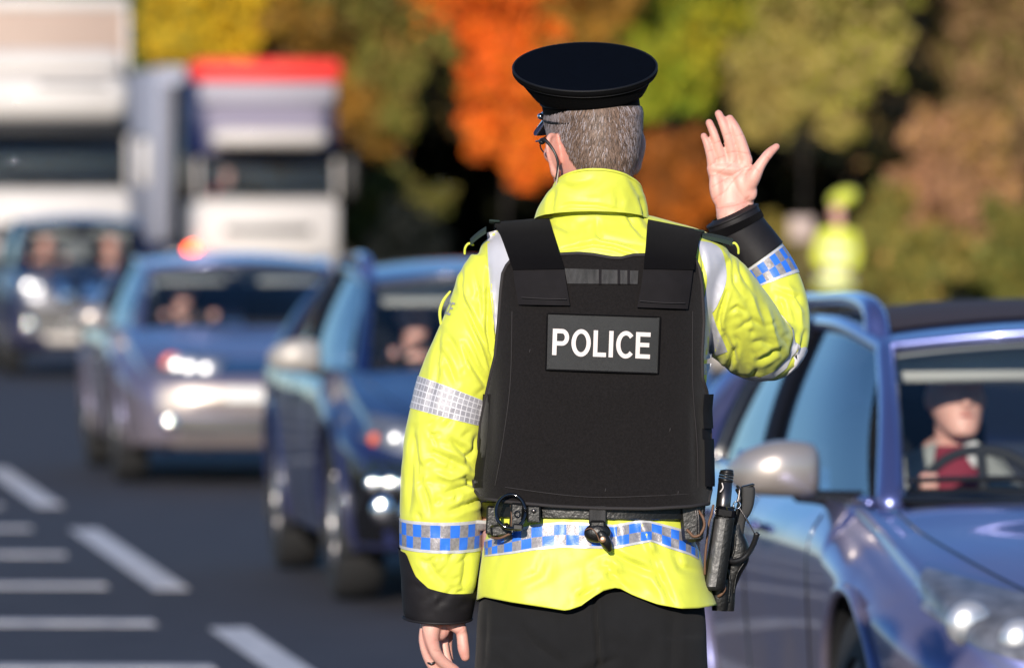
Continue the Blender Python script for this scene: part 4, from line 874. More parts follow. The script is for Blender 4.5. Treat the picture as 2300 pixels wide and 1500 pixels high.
mk('thumb_strap', *tube([O(1655, 1100, -.008), O(1662, 1118, -.016), O(1655, 1150, -.012), O(1648, 1172, -.008)], [.003, .003, .004, .006], 10), M['leather'], holster)
# the baton itself, a thing of its own
b0 = np.array(O(1633, 1057, -.03)); bax = b0 - ax0; bt = thing('baton', 'black extendable baton standing in the leather holder on the officer\'s right hip', 'baton', tuple(ax1 + dirh * -.1))
ux = dirh / np.linalg.norm(dirh)
mk('shaft', *tube([b0 - ux * -.016, ax0 + ux * .10], [16.2 * K, 17.0 * K], 24, 3, caps=None), M['steel'], bt)
hb = M['blackpl']
for t0, t1, rr in ((0.0, .004, 15.2), (.004, .008, 16.6), (.009, .013, 16.6), (.014, .019, 16.8)): mk('grip_ring', *tube([b0 + ux * t0, b0 + ux * t1], rr * K, 24, 1, caps='flat'), hb, bt)
mk('end_cap', *ellipsoid(b0, (15 * K, 0, 0), (0, 15 * K, 0), (0, 0, .003), 20, 8), M['blackpl'], bt)
bpt = MB(); bpt.add(*tube([O(1622, 1085, -.047), O(1624, 1095, -.0475), O(1618, 1104, -.0475)], .0012, 6)); bpt.build('scratch', M['letter'], bt)
# handgun grip
gt = thing('handgun', 'black handgun in the holster on the officer\'s right hip with a coiled lanyard', 'handgun', tuple(O(1668, 1230, .01)))
rows = [(*np.array(O(1677, 1092, .01)), 13 * K, 0, 0, 0, .013, 0, 4), (*np.array(O(1680, 1097, .01)), 16 * K, 0, 0, 0, .015, 0, 4), (*np.array(O(1678, 1130, .01)), 15.5 * K, 0, 0, 0, .015, 0, 4), (*np.array(O(1672, 1152, .01)), 14 * K, 0, 0, 0, .014, 0, 4), (*np.array(O(1661, 1170, .012)), 14 * K, 0, 0, 0, .014, 0, 4), (*np.array(O(1655, 1200, .012)), 15 * K, 0, 0, 0, .014, 0, 4)]
mk('grip', *loft(rows, 4, 28), M['roughpl'], gt, angle=50)
mk('base_plate', *box(np.array(O(1680, 1091, .01)), (15 * K, .014, 3 * K), axes((-.25, 0, 1)), .002), M['blackpl'], gt, angle=40)
mk('frame', *box(np.array(O(1652, 1235, .013)), (13 * K, .012, 45 * K), np.array(Matrix.Rotation(R(6), 3, 'Y')), .003), M['blackpl'], gt, angle=40)
rg = [O(1655 + 8 * math.cos(a), 1134 + 8 * math.sin(a), -.018) for a in np.linspace(0, PI2, 17)]; mk('lanyard_ring', *tube(rg, .0014, 8, 1), M['chrome'], gt)
mk('lanyard_hook', *tube([O(1656, 1092, -.01), O(1661, 1098, -.014), O(1660, 1112, -.016), O(1657, 1126, -.018)], .0026, 8), M['steel'], gt)
mk('lanyard_wire', *tube([O(1661, 1141, -.018), O(1671, 1156, -.02), O(1680, 1170, -.02), O(1694, 1196, -.02)], .0010, 6), M['steel'], gt)
mk('lanyard_crimp', *tube([O(1672, 1158, -.02), O(1681, 1173, -.02)], .0020, 8), M['steel'], gt)
cp_ = cr([np.array(O(*p_)) for p_ in ((1700, 1198, -.02), (1694, 1218, -.02), (1682, 1240, -.02), (1668, 1254, -.022), (1650, 1260, -.022), (1633, 1257, -.02))], 60)
T_, U_, W_ = frames(cp_); an = np.linspace(0, PI2 * 34, len(cp_)); coil = cp_ + U_ * (np.cos(an) * .0042)[:, None] + W_ * (np.sin(an) * .0042)[:, None]
mb = MB(); mb.add(*tube(list(coil), .0016, 6, 1)); mb.add(*tube(list(cp_[::20]), .0034, 8, 1)); mb.build('coiled_lanyard', M['blackpl'], gt)
# ================================================================ THE PLACE
LA = math.atan(2000 / 16000)
DS = 16000 / 11000.; cL, sL = math.cos(LA), math.sin(LA)
def lane(u, v, z=0.0): return Vector((-sL * u + cL * v, cL * u + sL * v, z))     # u along the road away from us, v to the right
def struct(name, V, Fc, m):
    o = mk(name, V, Fc, m, smooth=False); o['kind'] = 'structure'; return o
M['grass'] = mat('rough_grass', (.075, .085, .025), rough=.95, bump=1, bscale=40, col2=(.11, .085, .035), vscale=1.5)
M['asphalt'] = mat('asphalt', (.029, .026, .033), rough=.82, spec=.35, bump=1.0, bscale=130, col2=(.044, .041, .050), vscale=3)
M['paint'] = mat('white_road_paint', (.74, .70, .68), rough=.6, bump=.6, bscale=60, col2=(.44, .42, .43), vscale=9)
M['kerb'] = mat('concrete_kerb', (.26, .25, .23), rough=.9, bump=.5, bscale=60, var=.3, vscale=4)
g = 1500.0
struct('ground', [(-g, -60, -.012), (g, -60, -.012), (g, g, -.012), (-g, g, -.012)], [(0, 1, 2, 3)], M['grass'])
def strip(u0, u1, v0, v1, z): return [lane(u0, v0, z), lane(u0, v1, z), lane(u1, v1, z), lane(u1, v0, z)]
struct('road', strip(-60, 400, -6.5, 13.4, -.008), [(0, 1, 2, 3)], M['asphalt'])
def linebox(c4):    # painted bar with its own small thickness
    V = [tuple(p_) for p_ in c4] + [(p_[0], p_[1], p_[2] - .0035) for p_ in c4]
    return V, [(0, 1, 2, 3), (4, 7, 6, 5), (0, 4, 5, 1), (1, 5, 6, 2), (2, 6, 7, 3), (3, 7, 4, 0)]
road = bpy.data.objects['road']
for k in range(-1, 14):
    for v0 in (2.33, -.95):
        u0 = 4.4 + 9 * k; o = mk('lane_dash', *linebox(strip(u0, u0 + 6, v0, v0 + .155, -.0038)), M['paint'], road, smooth=False)
for k in range(30):
    y = 14.2 + 2.9 * k
    def at(v, yy): return Vector(((v - sL * yy) / cL, yy, -.0038))     # the world point at lane offset v and distance yy
    a0, a1 = at(2.14, y), at(-.62, y + .12); mk('hatch_bar', *linebox([a0, at(2.14, y + .30), at(-.62, y + .42), a1]), M['paint'], road, smooth=False)
for v0 in (13.40, -6.65):
    for k in range(60):
        mk('kerb_stone', *box(lane(k * 2.0 - 8, v0 + .075, .045), (.074, .994, .055), np.array(Matrix.Rotation(LA, 3, 'Z')), .012), M['kerb'], road, angle=40)

# ---------------------------------------------------------------- vehicles
def paintmat(name, col, metal=.55, rough=.28, coat=1.0, low_tone=.75):
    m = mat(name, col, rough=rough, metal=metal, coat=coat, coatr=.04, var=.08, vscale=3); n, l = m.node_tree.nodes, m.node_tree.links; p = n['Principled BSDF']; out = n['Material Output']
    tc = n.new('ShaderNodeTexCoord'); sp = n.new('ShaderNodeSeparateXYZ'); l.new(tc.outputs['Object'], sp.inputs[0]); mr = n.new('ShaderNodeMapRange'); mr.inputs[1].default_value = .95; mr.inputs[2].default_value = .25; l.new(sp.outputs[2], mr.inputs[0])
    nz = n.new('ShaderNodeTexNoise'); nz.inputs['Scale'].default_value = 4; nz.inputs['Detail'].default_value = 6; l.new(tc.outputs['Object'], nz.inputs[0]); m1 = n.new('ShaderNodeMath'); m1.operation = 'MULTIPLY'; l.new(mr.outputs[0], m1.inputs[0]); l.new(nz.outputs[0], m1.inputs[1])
    m2 = n.new('ShaderNodeMath'); m2.operation = 'MULTIPLY'; m2.inputs[1].default_value = low_tone * 1.6; m2.use_clamp = True; l.new(m1.outputs[0], m2.inputs[0]); df = n.new('ShaderNodeBsdfDiffuse'); df.inputs[0].default_value = (.22, .18, .17, 1)      # brown-grey mixed in towards the lower panels, broken up by noise
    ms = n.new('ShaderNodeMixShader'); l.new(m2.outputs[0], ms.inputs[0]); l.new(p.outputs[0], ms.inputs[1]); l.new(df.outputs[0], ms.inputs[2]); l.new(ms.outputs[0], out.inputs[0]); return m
M['glass'] = glassmat('window_glass', (.93, .96, .96), .8); M['sideglass'] = glassmat('tinted_side_glass', (.34, .38, .40), ior=2.5)
M['lens'] = glassmat('lamp_lens', (.96, .97, .97), .7); M['inner'] = mat('headlamp_inner', (.36, .36, .40), rough=.35, metal=.5, bump=.8, bscale=30, var=.6, vscale=14)
M['dash'] = mat('dashboard_plastic', (.012, .013, .016), rough=.7); M['plate'] = mat('white_number_plate', (.74, .73, .70), rough=.35, spec=.5)
M['amber'] = mat('amber_lens', (.95, .13, .008), rough=.35, coat=.3); M['visor'] = mat('pale_sun_visor', (.62, .62, .60), rough=.9)
M['seat'] = mat('dark_seat_cloth', (.02, .022, .03), rough=.95); M['glossblack'] = mat('gloss_black_trim', (.008, .008, .009), rough=.12, coat=.6)
M['greyplastic'] = mat('grey_bumper_plastic', (.07, .066, .064), rough=.55); M['alloy'] = mat('alloy_wheel', (.5, .49, .50), rough=.3, metal=.8)
M['lips'] = mat('lips', (.42, .13, .11), rough=.5); M['reflector'] = mat('headlamp_reflector', (.62, .62, .64), rough=.32, metal=.7, bump=.5, bscale=60); M['roof_panel'] = mat('matte_brown_panel', (.055, .038, .036), rough=.7, spec=.2); M['skid'] = mat('silver_skid_plate', (.46, .42, .38), rough=.5, metal=.3)
def section(zt, zs, ws, wm, zb, cabin):
    p_ = [(0, zt), (.35 * ws, zt - .002), (.70 * ws, zt - .008), (.90 * ws, zt - .020 if not cabin else zt + .01), (ws * .985, (zt + zs) / 2 if not cabin else zs - .004), (ws, zs - .02), (wm * .992, zs - .14 * (zs - zb)), (wm, zs - .31 * (zs - zb)), (wm * .99, zs - .54 * (zs - zb)), (wm * .975, zs - .76 * (zs - zb)), (wm * .95, zs - .9 * (zs - zb)), (wm * .90, zb), (wm * .5, zb - .01), (0, zb - .01)]
    return cr(p_, 3)
def make_car(S):
    """S: dict of the car's sizes and colours. Local frame: y forward (front at 0), x to the car's right"""
    root = thing('car', S['label'], S.get('cat', 'car'), tuple(lane(S['u'], S['v'])), math.pi + LA + R(S.get('turn', 0)), S['group'])
    zk, wk = S.get('zk', 1.0), S.get('wk', 1.0); Lg = S['L']; pt = S['paint']; ab = S.get('ab', 1.35)
    st = S['stations']; rows = []
    for a, zt, zs, ws, wm, zb, cab in st: rows.append((a, section(zt * zk, zs * zk, ws * wk, wm * wk, zb, cab)))
    npt = len(rows[0][1]); P3 = []
    for a, s_ in rows:
        r_ = [(x, -a, z) for x, z in s_] + [(-x, -a, z) for x, z in s_[::-1][1:-1]]; P3.append(np.array(r_).ravel())
    arr = cr(np.array(P3), 5); nc = len(arr[0]) // 3; V = arr.reshape(-1, 3); nr = len(arr)
    bow = S.get('bow', .14)
    V[:, 1] -= bow * (np.abs(V[:, 0]) / .9) ** 2.4 * np.clip(1 + V[:, 1] / 1.1, 0, 1)        # nose rounded in plan
    Fc = gridfaces(nr, nc, True) + [tuple(range(nc))[::-1], tuple(range((nr - 1) * nc, nr * nc))]
    wr = S.get('wr', .335); wa = (S['wf'], S['wb']); RA = wr + .05
    full = (V.copy(), list(Fc))
    for a in wa:
        dy, dz_ = V[:, 1] + a, V[:, 2] - wr; rr = np.hypot(dy, dz_); m_ = (np.abs(V[:, 0]) > .55 * wk) & (np.abs(rr - RA) < .036) & (V[:, 2] < wr + RA + .05)
        V[m_, 1] = -a + dy[m_] / rr[m_] * RA; V[m_, 2] = wr + dz_[m_] / rr[m_] * RA
    keep = []
    for f_ in Fc:
        if len(f_) > 4: keep.append(f_); continue
        q_ = V[list(f_)]; ins = False
        if (np.abs(q_[:, 0]) > .55 * wk).all():
            for a in wa: ins = ins or (np.hypot(q_[:, 1] + a, q_[:, 2] - wr) < RA + .004).all()
        if not ins: keep.append(f_)
    bdy = mk('body', V, keep, pt, root, world_space=False, angle=38)
    import bmesh
    bmm = bmesh.new(); bmm.from_mesh(bdy.data); bmesh.ops.recalc_face_normals(bmm, faces=bmm.faces); bmm.to_mesh(bdy.data); bmm.free()
    for a in wa:
        for s_ in (-1, 1):
            A_ = np.linspace(-.35, math.pi + .35, 30); Vw = np.concatenate([np.column_stack([np.full(30, s_ * xx * wk), -a + RA * np.cos(A_), wr + RA * np.sin(A_)]) for xx in (.50, .885)] + [np.column_stack([np.full(30, s_ * .50 * wk), -a + .01 * np.cos(A_), wr + .01 * np.sin(A_)])])
            mk('wheel_well', Vw, gridfaces(2, 30) + [(k_, k_ + 1, 60 + k_ + 1, 60 + k_) for k_ in range(29)], M['dash'], bdy, world_space=False)
    bv = BVHTree.FromPolygons([tuple(v_) for v_ in full[0]], full[1])
    def hit(o_, d_, off):
        h = bv.ray_cast(Vector(o_), Vector(d_).normalized(), 6)
        return None if h[0] is None else np.array(h[0]) + np.array(h[1]) * off * (1 if h[1].dot(Vector(d_)) < 0 else -1)
    def front(x, z, off=.004, k=.55):
        s_ = 1 if x >= 0 else -1; kk = k * min(1, abs(x) / .4); h = hit((x + s_ * kk, 1.0, z), (-s_ * kk, -1, 0), off)
        return h if h is not None else np.array((x, -.3, z))
    def patch(name, quad, m, off=.004, nu=10, nv=6, k=.55, parent=bdy, thick=0.0):
        """quad: (x,z) corners tl, tr, br, bl on the nose"""
        q_ = np.array(quad, float); VV = []
        for v in np.linspace(0, 1, nv):
            for u_ in np.linspace(0, 1, nu):
                x, z = (q_[0] * (1 - u_) + q_[1] * u_) * (1 - v) + (q_[3] * (1 - u_) + q_[2] * u_) * v; VV.append(front(x, z, off, k))
        VV = np.array(VV); f = gridfaces(nv, nu)
        if thick: e = [j for j in range(nu)] + [i * nu + nu - 1 for i in range(1, nv)] + [(nv - 1) * nu + j for j in range(nu - 2, -1, -1)] + [i * nu for i in range(nv - 2, 0, -1)]; nb_ = len(VV); f = f + [(e[k2], e[(k2 + 1) % len(e)], e[(k2 + 1) % len(e)] + nb_, e[k2] + nb_) for k2 in range(len(e))]; VV = np.concatenate([VV, VV - (0, thick, 0)])
        return mk(name, VV, f, m, parent, world_space=False, angle=40)
    def side_line(pts_, s_=1, r_=.0035, m=M['glossblack'], name='shut_line'):
        VV = []
        for a, z in cr(np.array(pts_, float), 6):
            h = hit((s_ * 2, -a, z), (-s_, 0, 0), .0005)
            if h is not None: VV.append(h)
        if len(VV) > 2: mk(name, *tube(VV, r_, 6, 1), m, bdy, world_space=False)
    zz = lambda z: z * zk
    # wheels
    for a in wa:
        for s_ in (-1, 1):
            c = np.array((s_ * (.78 * wk), -a, wr)); Vt, Ft = loft([(c[0] + s_ * x, c[1], c[2], 0, 0, 0, 0, 0, 0, 2) for x in (0, 1)], 1, 4, False)
            prof = [(-.10, wr * .66), (-.10, wr * .93), (-.085, wr * .985), (0, wr), (.085, wr * .985), (.10, wr * .93), (.10, wr * .66), (.085, wr * .64)]
            A_ = np.linspace(0, PI2, 40, endpoint=False); Vt = np.concatenate([np.column_stack([np.full(40, c[0] + s_ * x), c[1] + r_ * np.cos(A_), c[2] + r_ * np.sin(A_)]) for x, r_ in prof])
            ty = mk('wheel', Vt, gridfaces(len(prof), 40, True, flip=s_ > 0), M['rubber'], root, world_space=False, angle=50)
            rm = MB(); rm.add(np.concatenate([np.column_stack([np.full(40, c[0] + s_ * x), c[1] + r_ * np.cos(A_), c[2] + r_ * np.sin(A_)]) for x, r_ in ((.088, wr * .68), (.080, wr * .64), (.03, wr * .60), (.03, .02))]), gridfaces(4, 40, True, flip=s_ > 0))
            for k in range(5):
                t_ = PI2 * k / 5; d = np.array((0, math.cos(t_), math.sin(t_))); rm.add(*box(c + (s_ * .072, 0, 0) + d * wr * .33, (.012, .032, wr * .34), axes(d, (1, 0, 0)), .008))
            rm.add(*ellipsoid(c + (s_ * .08, 0, 0), (.02, 0, 0), (0, .045, 0), (0, 0, .045), 14, 8)); rm.build('rim', M['alloy'], ty, world_space=False)
            if True: 
                pa = [hit((s_ * 2, -a + (wr + .052) * math.cos(t_), wr + (wr + .052) * math.sin(t_)), (-s_, 0, 0), .004) for t_ in np.linspace(-.30, math.pi + .30, 32)]; pa = [p_ for p_ in pa if p_ is not None]
                if len(pa) > 3: mk('arch_trim', *tube(pa, .016, 8, 1), S.get('arch', pt), bdy, world_space=False)
    # greenhouse: named points (x, a, z)
    G = S['G']
    def g3(k, s_=1): x, a, z = G[k]; return np.array((s_ * x * wk, -a, z * zk))
    def quadpatch(A_, B_, C_, D_, bulge, nu=14, nv=10):
        """A top-left, B top-right, C bottom-right, D bottom-left"""
        nrm = np.cross(B_ - A_, D_ - A_); nrm /= np.linalg.norm(nrm); VV = []
        for v in np.linspace(0, 1, nv):
            for u_ in np.linspace(0, 1, nu): p_ = (A_ * (1 - u_) + B_ * u_) * (1 - v) + (D_ * (1 - u_) + C_ * u_) * v; VV.append(p_ - nrm * bulge[0] * math.sin(math.pi * u_) * 1.0 - nrm * bulge[1] * math.sin(math.pi * v))
        return np.array(VV), gridfaces(nv, nu)
    def curvepatch(top, bot, nu=16, nv=10, bl=0.0, bdir=(0, 0, 0)):
        top, bot = cr(top, 8), cr(bot, 8); t1 = np.linspace(0, 1, nu); T_ = np.array([[np.interp(t_ * (len(top) - 1), np.arange(len(top)), top[:, k]) for k in range(3)] for t_ in t1]); B_ = np.array([[np.interp(t_ * (len(bot) - 1), np.arange(len(bot)), bot[:, k]) for k in range(3)] for t_ in t1])
        VV = np.concatenate([T_ * (1 - v) + B_ * v + np.array(bdir) * bl * math.sin(math.pi * v) for v in np.linspace(0, 1, nv)]); return VV, gridfaces(nv, nu)
    hc, cc = g3('header_c'), g3('cowl_c')
    wtop = [g3('A_top', -1), hc * (.5, 1, 1) + (-.30 * wk * .0, 0, 0) + np.array((-.28 * wk, (g3('A_top')[1] - hc[1]) * .22, (g3('A_top')[2] - hc[2]) * .22)) * 1, hc, hc + np.array((.28 * wk, (g3('A_top')[1] - hc[1]) * .22, (g3('A_top')[2] - hc[2]) * .22)), g3('A_top')]
    wbot = [g3('A_base', -1), cc + np.array((-.36 * wk, (g3('A_base')[1] - cc[1]) * .25, 0)), cc, cc + np.array((.36 * wk, (g3('A_base')[1] - cc[1]) * .25, 0)), g3('A_base')]
    V, Fw = curvepatch(wtop, wbot, 24, 12, .03, (0, .9, .5)); ws_ = mk('windscreen', V, Fw, M['glass'], root, world_space=False)
    WS = V.reshape(12, 24, 3)
    def wsp(u_, v, off=.006): p_ = WS[int(round(v * 11)), int(round(u_ * 23))]; return p_ + np.array((0, .8, .5)) * off
    rimp = [WS[0, i] for i in range(24)] + [WS[j, 23] for j in range(1, 12)] + [WS[11, i] for i in range(22, -1, -1)] + [WS[j, 0] for j in range(10, 0, -1)]
    mk('windscreen_seal', *tube(rimp + rimp[:2], .011, 8, 1, caps=None), M['glossblack'], ws_, world_space=False)
    for u0, u1, v0 in ((.52, .96, .96), (.06, .50, .97)): mk('wiper', *tube([wsp(u0, v0, .02), wsp((u0 + u1) / 2, v0 - .03, .025), wsp(u1, v0 - .05, .02)], .008, 6), M['blackpl'], ws_, world_space=False)
    # roof
    re_ = [g3('A_top'), g3('R1'), g3('R2'), g3('R3')]; edges = cr(re_, 6); cen = cr([hc, np.array((0, g3('R1')[1], g3('R1')[2] + .055)), np.array((0, g3('R2')[1], g3('R2')[2] + .06)), np.array((0, g3('R3')[1] - .03, g3('R3')[2] + .035))], 6); VV = []
    for e_, c_ in zip(edges, cen):
        for x in np.linspace(-1, 1, 21): k = abs(x) ** 2.2; VV.append((e_[0] * x, c_[1] * (1 - k) + e_[1] * k, c_[2] * (1 - k) + e_[2] * k))
    VV = np.array(VV); nb_ = len(VV); VV2 = VV - (0, 0, .03); f = gridfaces(len(edges), 21)
    roof = mk('roof', VV, f, pt, root, world_space=False); mk('headlining', VV2, [x[::-1] for x in f], M['visor'], roof, world_space=False)
    mk('roof_front_edge', *tube([v_ + np.array((0, .0, .004)) for v_ in wtop], .014, 10, 4), pt, roof, world_space=False)
    if S.get('roof_panel'):
        gR = VV.reshape(len(edges), 21, 3)[3:-2, 1:20]; n1_ = gR.shape[0]; mk('roof_panel', gR.reshape(-1, 3) + (0, 0, .008), gridfaces(n1_, 19), M['roof_panel'], roof, world_space=False)  # matte brown sheet laid just above the middle of the roof
    # sides
    for s_ in (-1, 1):
        tp = [g3('A_top', s_), g3('R1', s_), g3('R2', s_), g3('R3', s_)]; bt = [g3('A_base', s_) + np.array((s_ * .05, -.03, -.005)), g3('B1', s_), g3('B2', s_), g3('C_base', s_)]
        V, Fw = curvepatch(tp, bt, 30, 9, .02, (s_, 0, 0)); sg = mk('side_window', V, Fw, M['sideglass'], root, world_space=False); SGr = V.reshape(9, 30, 3)
        fr = MB()
        fr.add(*tube(SGr[0], .026, 10, 1)); fr.add(*tube([g3('A_top', s_), (g3('A_top', s_) + g3('A_base', s_)) / 2 + (0, .03, .02), g3('A_base', s_) + np.array((0, .0, -.01))], [.026, .030, .040], 10)); fr.add(*tube(SGr[8] - (0, 0, .004), .018, 8, 1))
        fr.build('window_frame', pt, sg, world_space=False, angle=180)
        for k, w_ in S.get('pillars', ((14, .030), (22, .026))): mk('door_pillar', *tube(SGr[:, k] + np.array((s_ * .004, 0, 0)), w_, 8, 1, flat=.5), M['glossblack'], sg, world_space=False)
        mk('rear_pillar', *tube([g3('R3', s_), (g3('R3', s_) + g3('C_base', s_)) / 2 + (s_ * .02, 0, .01), g3('C_base', s_)], [.05, .07, .09], 10), pt, root, world_space=False)
        if S.get('rails'):
            rr = S['rails']; xr = G['R1'][0] * wk + .0; pts_ = [(s_ * (xr - .03), -(G['A_top'][1] + .16), G['A_top'][2] * zk + .02), (s_ * (xr - .03), -(G['A_top'][1] + .24), G['R1'][2] * zk + .045), (s_ * (xr - .03), -(G['A_top'][1] + .55), G['R1'][2] * zk + .072), (s_ * (xr - .04), -(G['R2'][1] - .3), G['R2'][2] * zk + .075), (s_ * (xr - .05), -(G['R2'][1] + .05), G['R2'][2] * zk + .065), (s_ * (xr - .05), -(G['R2'][1] + .22), G['R2'][2] * zk + .02)]
            mk('roof_rail', *tube(pts_, [.036, .030, .021, .019, .023, .03], 12, 5), rr, root, world_space=False)
        # mirror
        mx_, ma, mz = S.get('mirror', (.97, 1.6, .995)); c = np.array((s_ * mx_ * wk, -ma, mz * zk)); mm = S.get('mirrormat', pt)
        V, Fw = loft([(c[0] - s_ * .115, c[1] - .02, c[2] - .01, 0, .02, 0, 0, 0, .045, 2.4), (c[0] - s_ * .09, c[1], c[2], 0, .055, 0, 0, 0, .068, 2.4), (c[0], c[1] + .012, c[2] + .004, 0, .07, 0, 0, 0, .072, 2.3), (c[0] + s_ * .08, c[1] + .0, c[2] - .004, 0, .055, 0, 0, 0, .055, 2.2), (c[0] + s_ * .118, c[1] - .03, c[2] - .008, 0, .02, 0, 0, 0, .022, 2)], 5, 28)
        mo = mk('wing_mirror', V, Fw, mm, root, world_space=False)
        mk('mirror_foot', *tube([c + (-s_ * .06, 0, -.066), c + (-s_ * .14, -.02, -.075), c + (-s_ * .25, -.05, -.10)], [.018, .022, .045], 12, 4, flat=.6), M['blackpl'], mo, world_space=False)
        mk('mirror_glass', *box(c + (0, -.055, 0), (.09, .004, .05), None, .002), M['chrome'], mo, world_space=False)
        side_line([(G['A_base'][1] + .05, .88 * zk), (G['A_base'][1] + .03, .6 * zk), (G['A_base'][1] + .08, .28)], s_); side_line([(2.55, .9 * zk), (2.56, .6), (2.52, .28)], s_); side_line([(3.45, .9 * zk), (3.5, .7), (3.35, .5)], s_)
        for a in (2.35, 3.3): 
            h = hit((s_ * 2, -a, .82 * zk), (-s_, 0, 0), .02)
            if h is not None: mk('door_handle', *box(h, (.012, .09, .014), None, .008), pt, bdy, world_space=False)
    # back window and tailgate
    V, Fw = curvepatch([g3('R3', -1), np.array((0, g3('R3')[1] - .03, g3('R3')[2] + .035)), g3('R3')], [g3('C_base', -1), np.array((0, g3('C_base')[1] - .08, g3('C_base')[2])), g3('C_base')], 14, 8); mk('rear_window', V, Fw, M['sideglass'], root, world_space=False)
    # interior
    dz = G['A_base'][2] * zk
    mk('dashboard', *box((0, -(G['A_base'][1] + .22), dz - .085), (.66 * wk, .20, .10), None, .05), M['dash'], root, world_space=False)
    sx = S.get('driver_x', .31); wc = np.array((sx, -(G['A_top'][1] - .02), dz - .065)); wt = axes((0, .88, .42))
    ringp = [wc + wt @ np.array((.185 * math.cos(a), .185 * math.sin(a), 0)) for a in np.linspace(0, PI2, 33)]; sw_ = MB(); sw_.add(*tube(ringp, .014, 10, 1, caps=None))
    for a in (0, math.pi, -math.pi / 2): sw_.add(*tube([wc, wc + wt @ np.array((.18 * math.cos(a), .18 * math.sin(a), 0))], .014, 8))
    sw_.add(*ellipsoid(wc, wt @ (.06, 0, 0), wt @ (0, .05, 0), wt @ (0, 0, .025), 14, 8)); sw_.build('steering_wheel', M['dash'], root, world_space=False)
    for s_ in (-1, 1):
        st_ = MB(); sa = G['A_top'][1] + .95; st_.add(*box((s_ * .34, -(sa), dz - .10), (.22, .06, .30), axes((0, -.2, 1)), .05)); st_.add(*box((s_ * .34, -(sa - .25), dz - .42), (.23, .24, .07), None, .04)); st_.build('seat', M['seat'], root, world_space=False)
        mk('headrest', *box((s_ * .34, -(sa + .09), min(dz + .27, G['R1'][2] * zk - .09)), (.12, .045, .07), None, .03), M['seat'], root, world_space=False)
        zt_ = G['A_top'][2] * zk
        mk('sun_visor', *box((s_ * .29, -(G['A_top'][1] + .12), zt_ - .044), (.235, .010, .052), axes((0, .35, 1)), .009), M['visor'], root, world_space=False)
    mk('driving_mirror', *box((S.get('rvm', 0.0), -(G['A_top'][1] + .0), G['A_top'][2] * zk - .04), (.11, .012, .028), None, .01), M['blackpl'], root, world_space=False)
    # lamps
    for s_ in (-1, 1):
        hl = [(s_ * x, z * zk) for x, z in S['lamp']]; mk_ = patch('headlight', hl, M['inner'], .004, 18, 8, k=1.0)
        patch('lens', hl, M['lens'], .022, 18, 8, k=1.0, parent=mk_)
        for bxx, bz, br in S['bulbs']:
            p_ = front(s_ * bxx, bz * zk, -.012, 1.0); mk('reflector', *ellipsoid(p_, (br, 0, 0), (0, .03, 0), (0, 0, br), 20, 10), M['reflector'], mk_, world_space=False)
        if S.get('indicator'): x, z, r_ = S['indicator']; p_ = front(s_ * x, z * zk, .004, 1.0); mk('indicator', *ellipsoid(p_, (r_, 0, 0), (0, .02, 0), (0, 0, r_), 14, 8), M['amber'], mk_, world_space=False)
        for x, z, r_ in S.get('fogs', ()): p_ = front(s_ * x, z * zk, .0); mk('fog_lamp', *ellipsoid(p_, (r_, 0, 0), (0, .02, 0), (0, 0, r_), 16, 8), M['chrome'], bdy, world_space=False)
    for nm, qd, m_, th_ in S['front']: patch(nm, [(x, z * zk) for x, z in qd], m_, .006 if th_ == 0 else .012, 14, 6, thick=th_ or .01)
    side_line([], 1) if False else None
    # bonnet edges
    for s_ in (-1, 1):
        VV = []
        for a, x in cr(np.array([(G['A_base'][1] - .1, .74), (.9, .70), (.5, .62), (.22, .52)]), 6):
            h = hit((s_ * x * wk, -a, 2), (0, 0, -1), .0008)
            if h is not None: VV.append(h)
        if len(VV) > 2: mk('bonnet_line', *tube(VV, .004, 6, 1), M['glossblack'], bdy, world_space=False)
    return root, front
LOW = [(0, .50, .46, .50, .52, .34, 0), (.03, .60, .54, .62, .66, .24, 0), (.10, .68, .62, .72, .78, .20, 0), (.30, .755, .70, .77, .855, .19, 0), (.65, .83, .78, .80, .89, .19, 0), (1.0, .885, .85, .81, .90, .19, 0), (1.28, .925, .90, .82, .90, .19, 0),
       (1.45, .84, .92, .84, .90, .19, 1), (2.5, .82, .93, .85, .90, .19, 1), (3.6, .82, .95, .85, .90, .19, 1), (4.15, .86, .97, .82, .88, .20, 1), (4.38, .90, .92, .76, .84, .24, 0), (4.46, .80, .76, .66, .72, .32, 0)]
GH = dict(A_base=(.69, 1.5, .92), A_top=(.58, 2.2, 1.295), cowl_c=(0, 1.18, .925), header_c=(0, 2.08, 1.335), R1=(.60, 2.75, 1.345), R2=(.585, 3.6, 1.335), R3=(.54, 4.0, 1.30), B1=(.80, 2.2, .915), B2=(.81, 3.4, .94), C_base=(.72, 4.32, .97))
grp = 'vehicles waiting in the traffic queue'
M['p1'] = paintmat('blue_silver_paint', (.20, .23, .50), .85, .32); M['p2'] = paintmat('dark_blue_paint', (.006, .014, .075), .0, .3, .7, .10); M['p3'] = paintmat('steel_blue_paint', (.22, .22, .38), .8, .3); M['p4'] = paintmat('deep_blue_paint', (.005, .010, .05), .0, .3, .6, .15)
M['beige'] = paintmat('sunlit_silver_paint', (.50, .44, .40), .6, .35, .5)  # silver paint toned beige, sunlight painted into the mirror backs and pale bumper
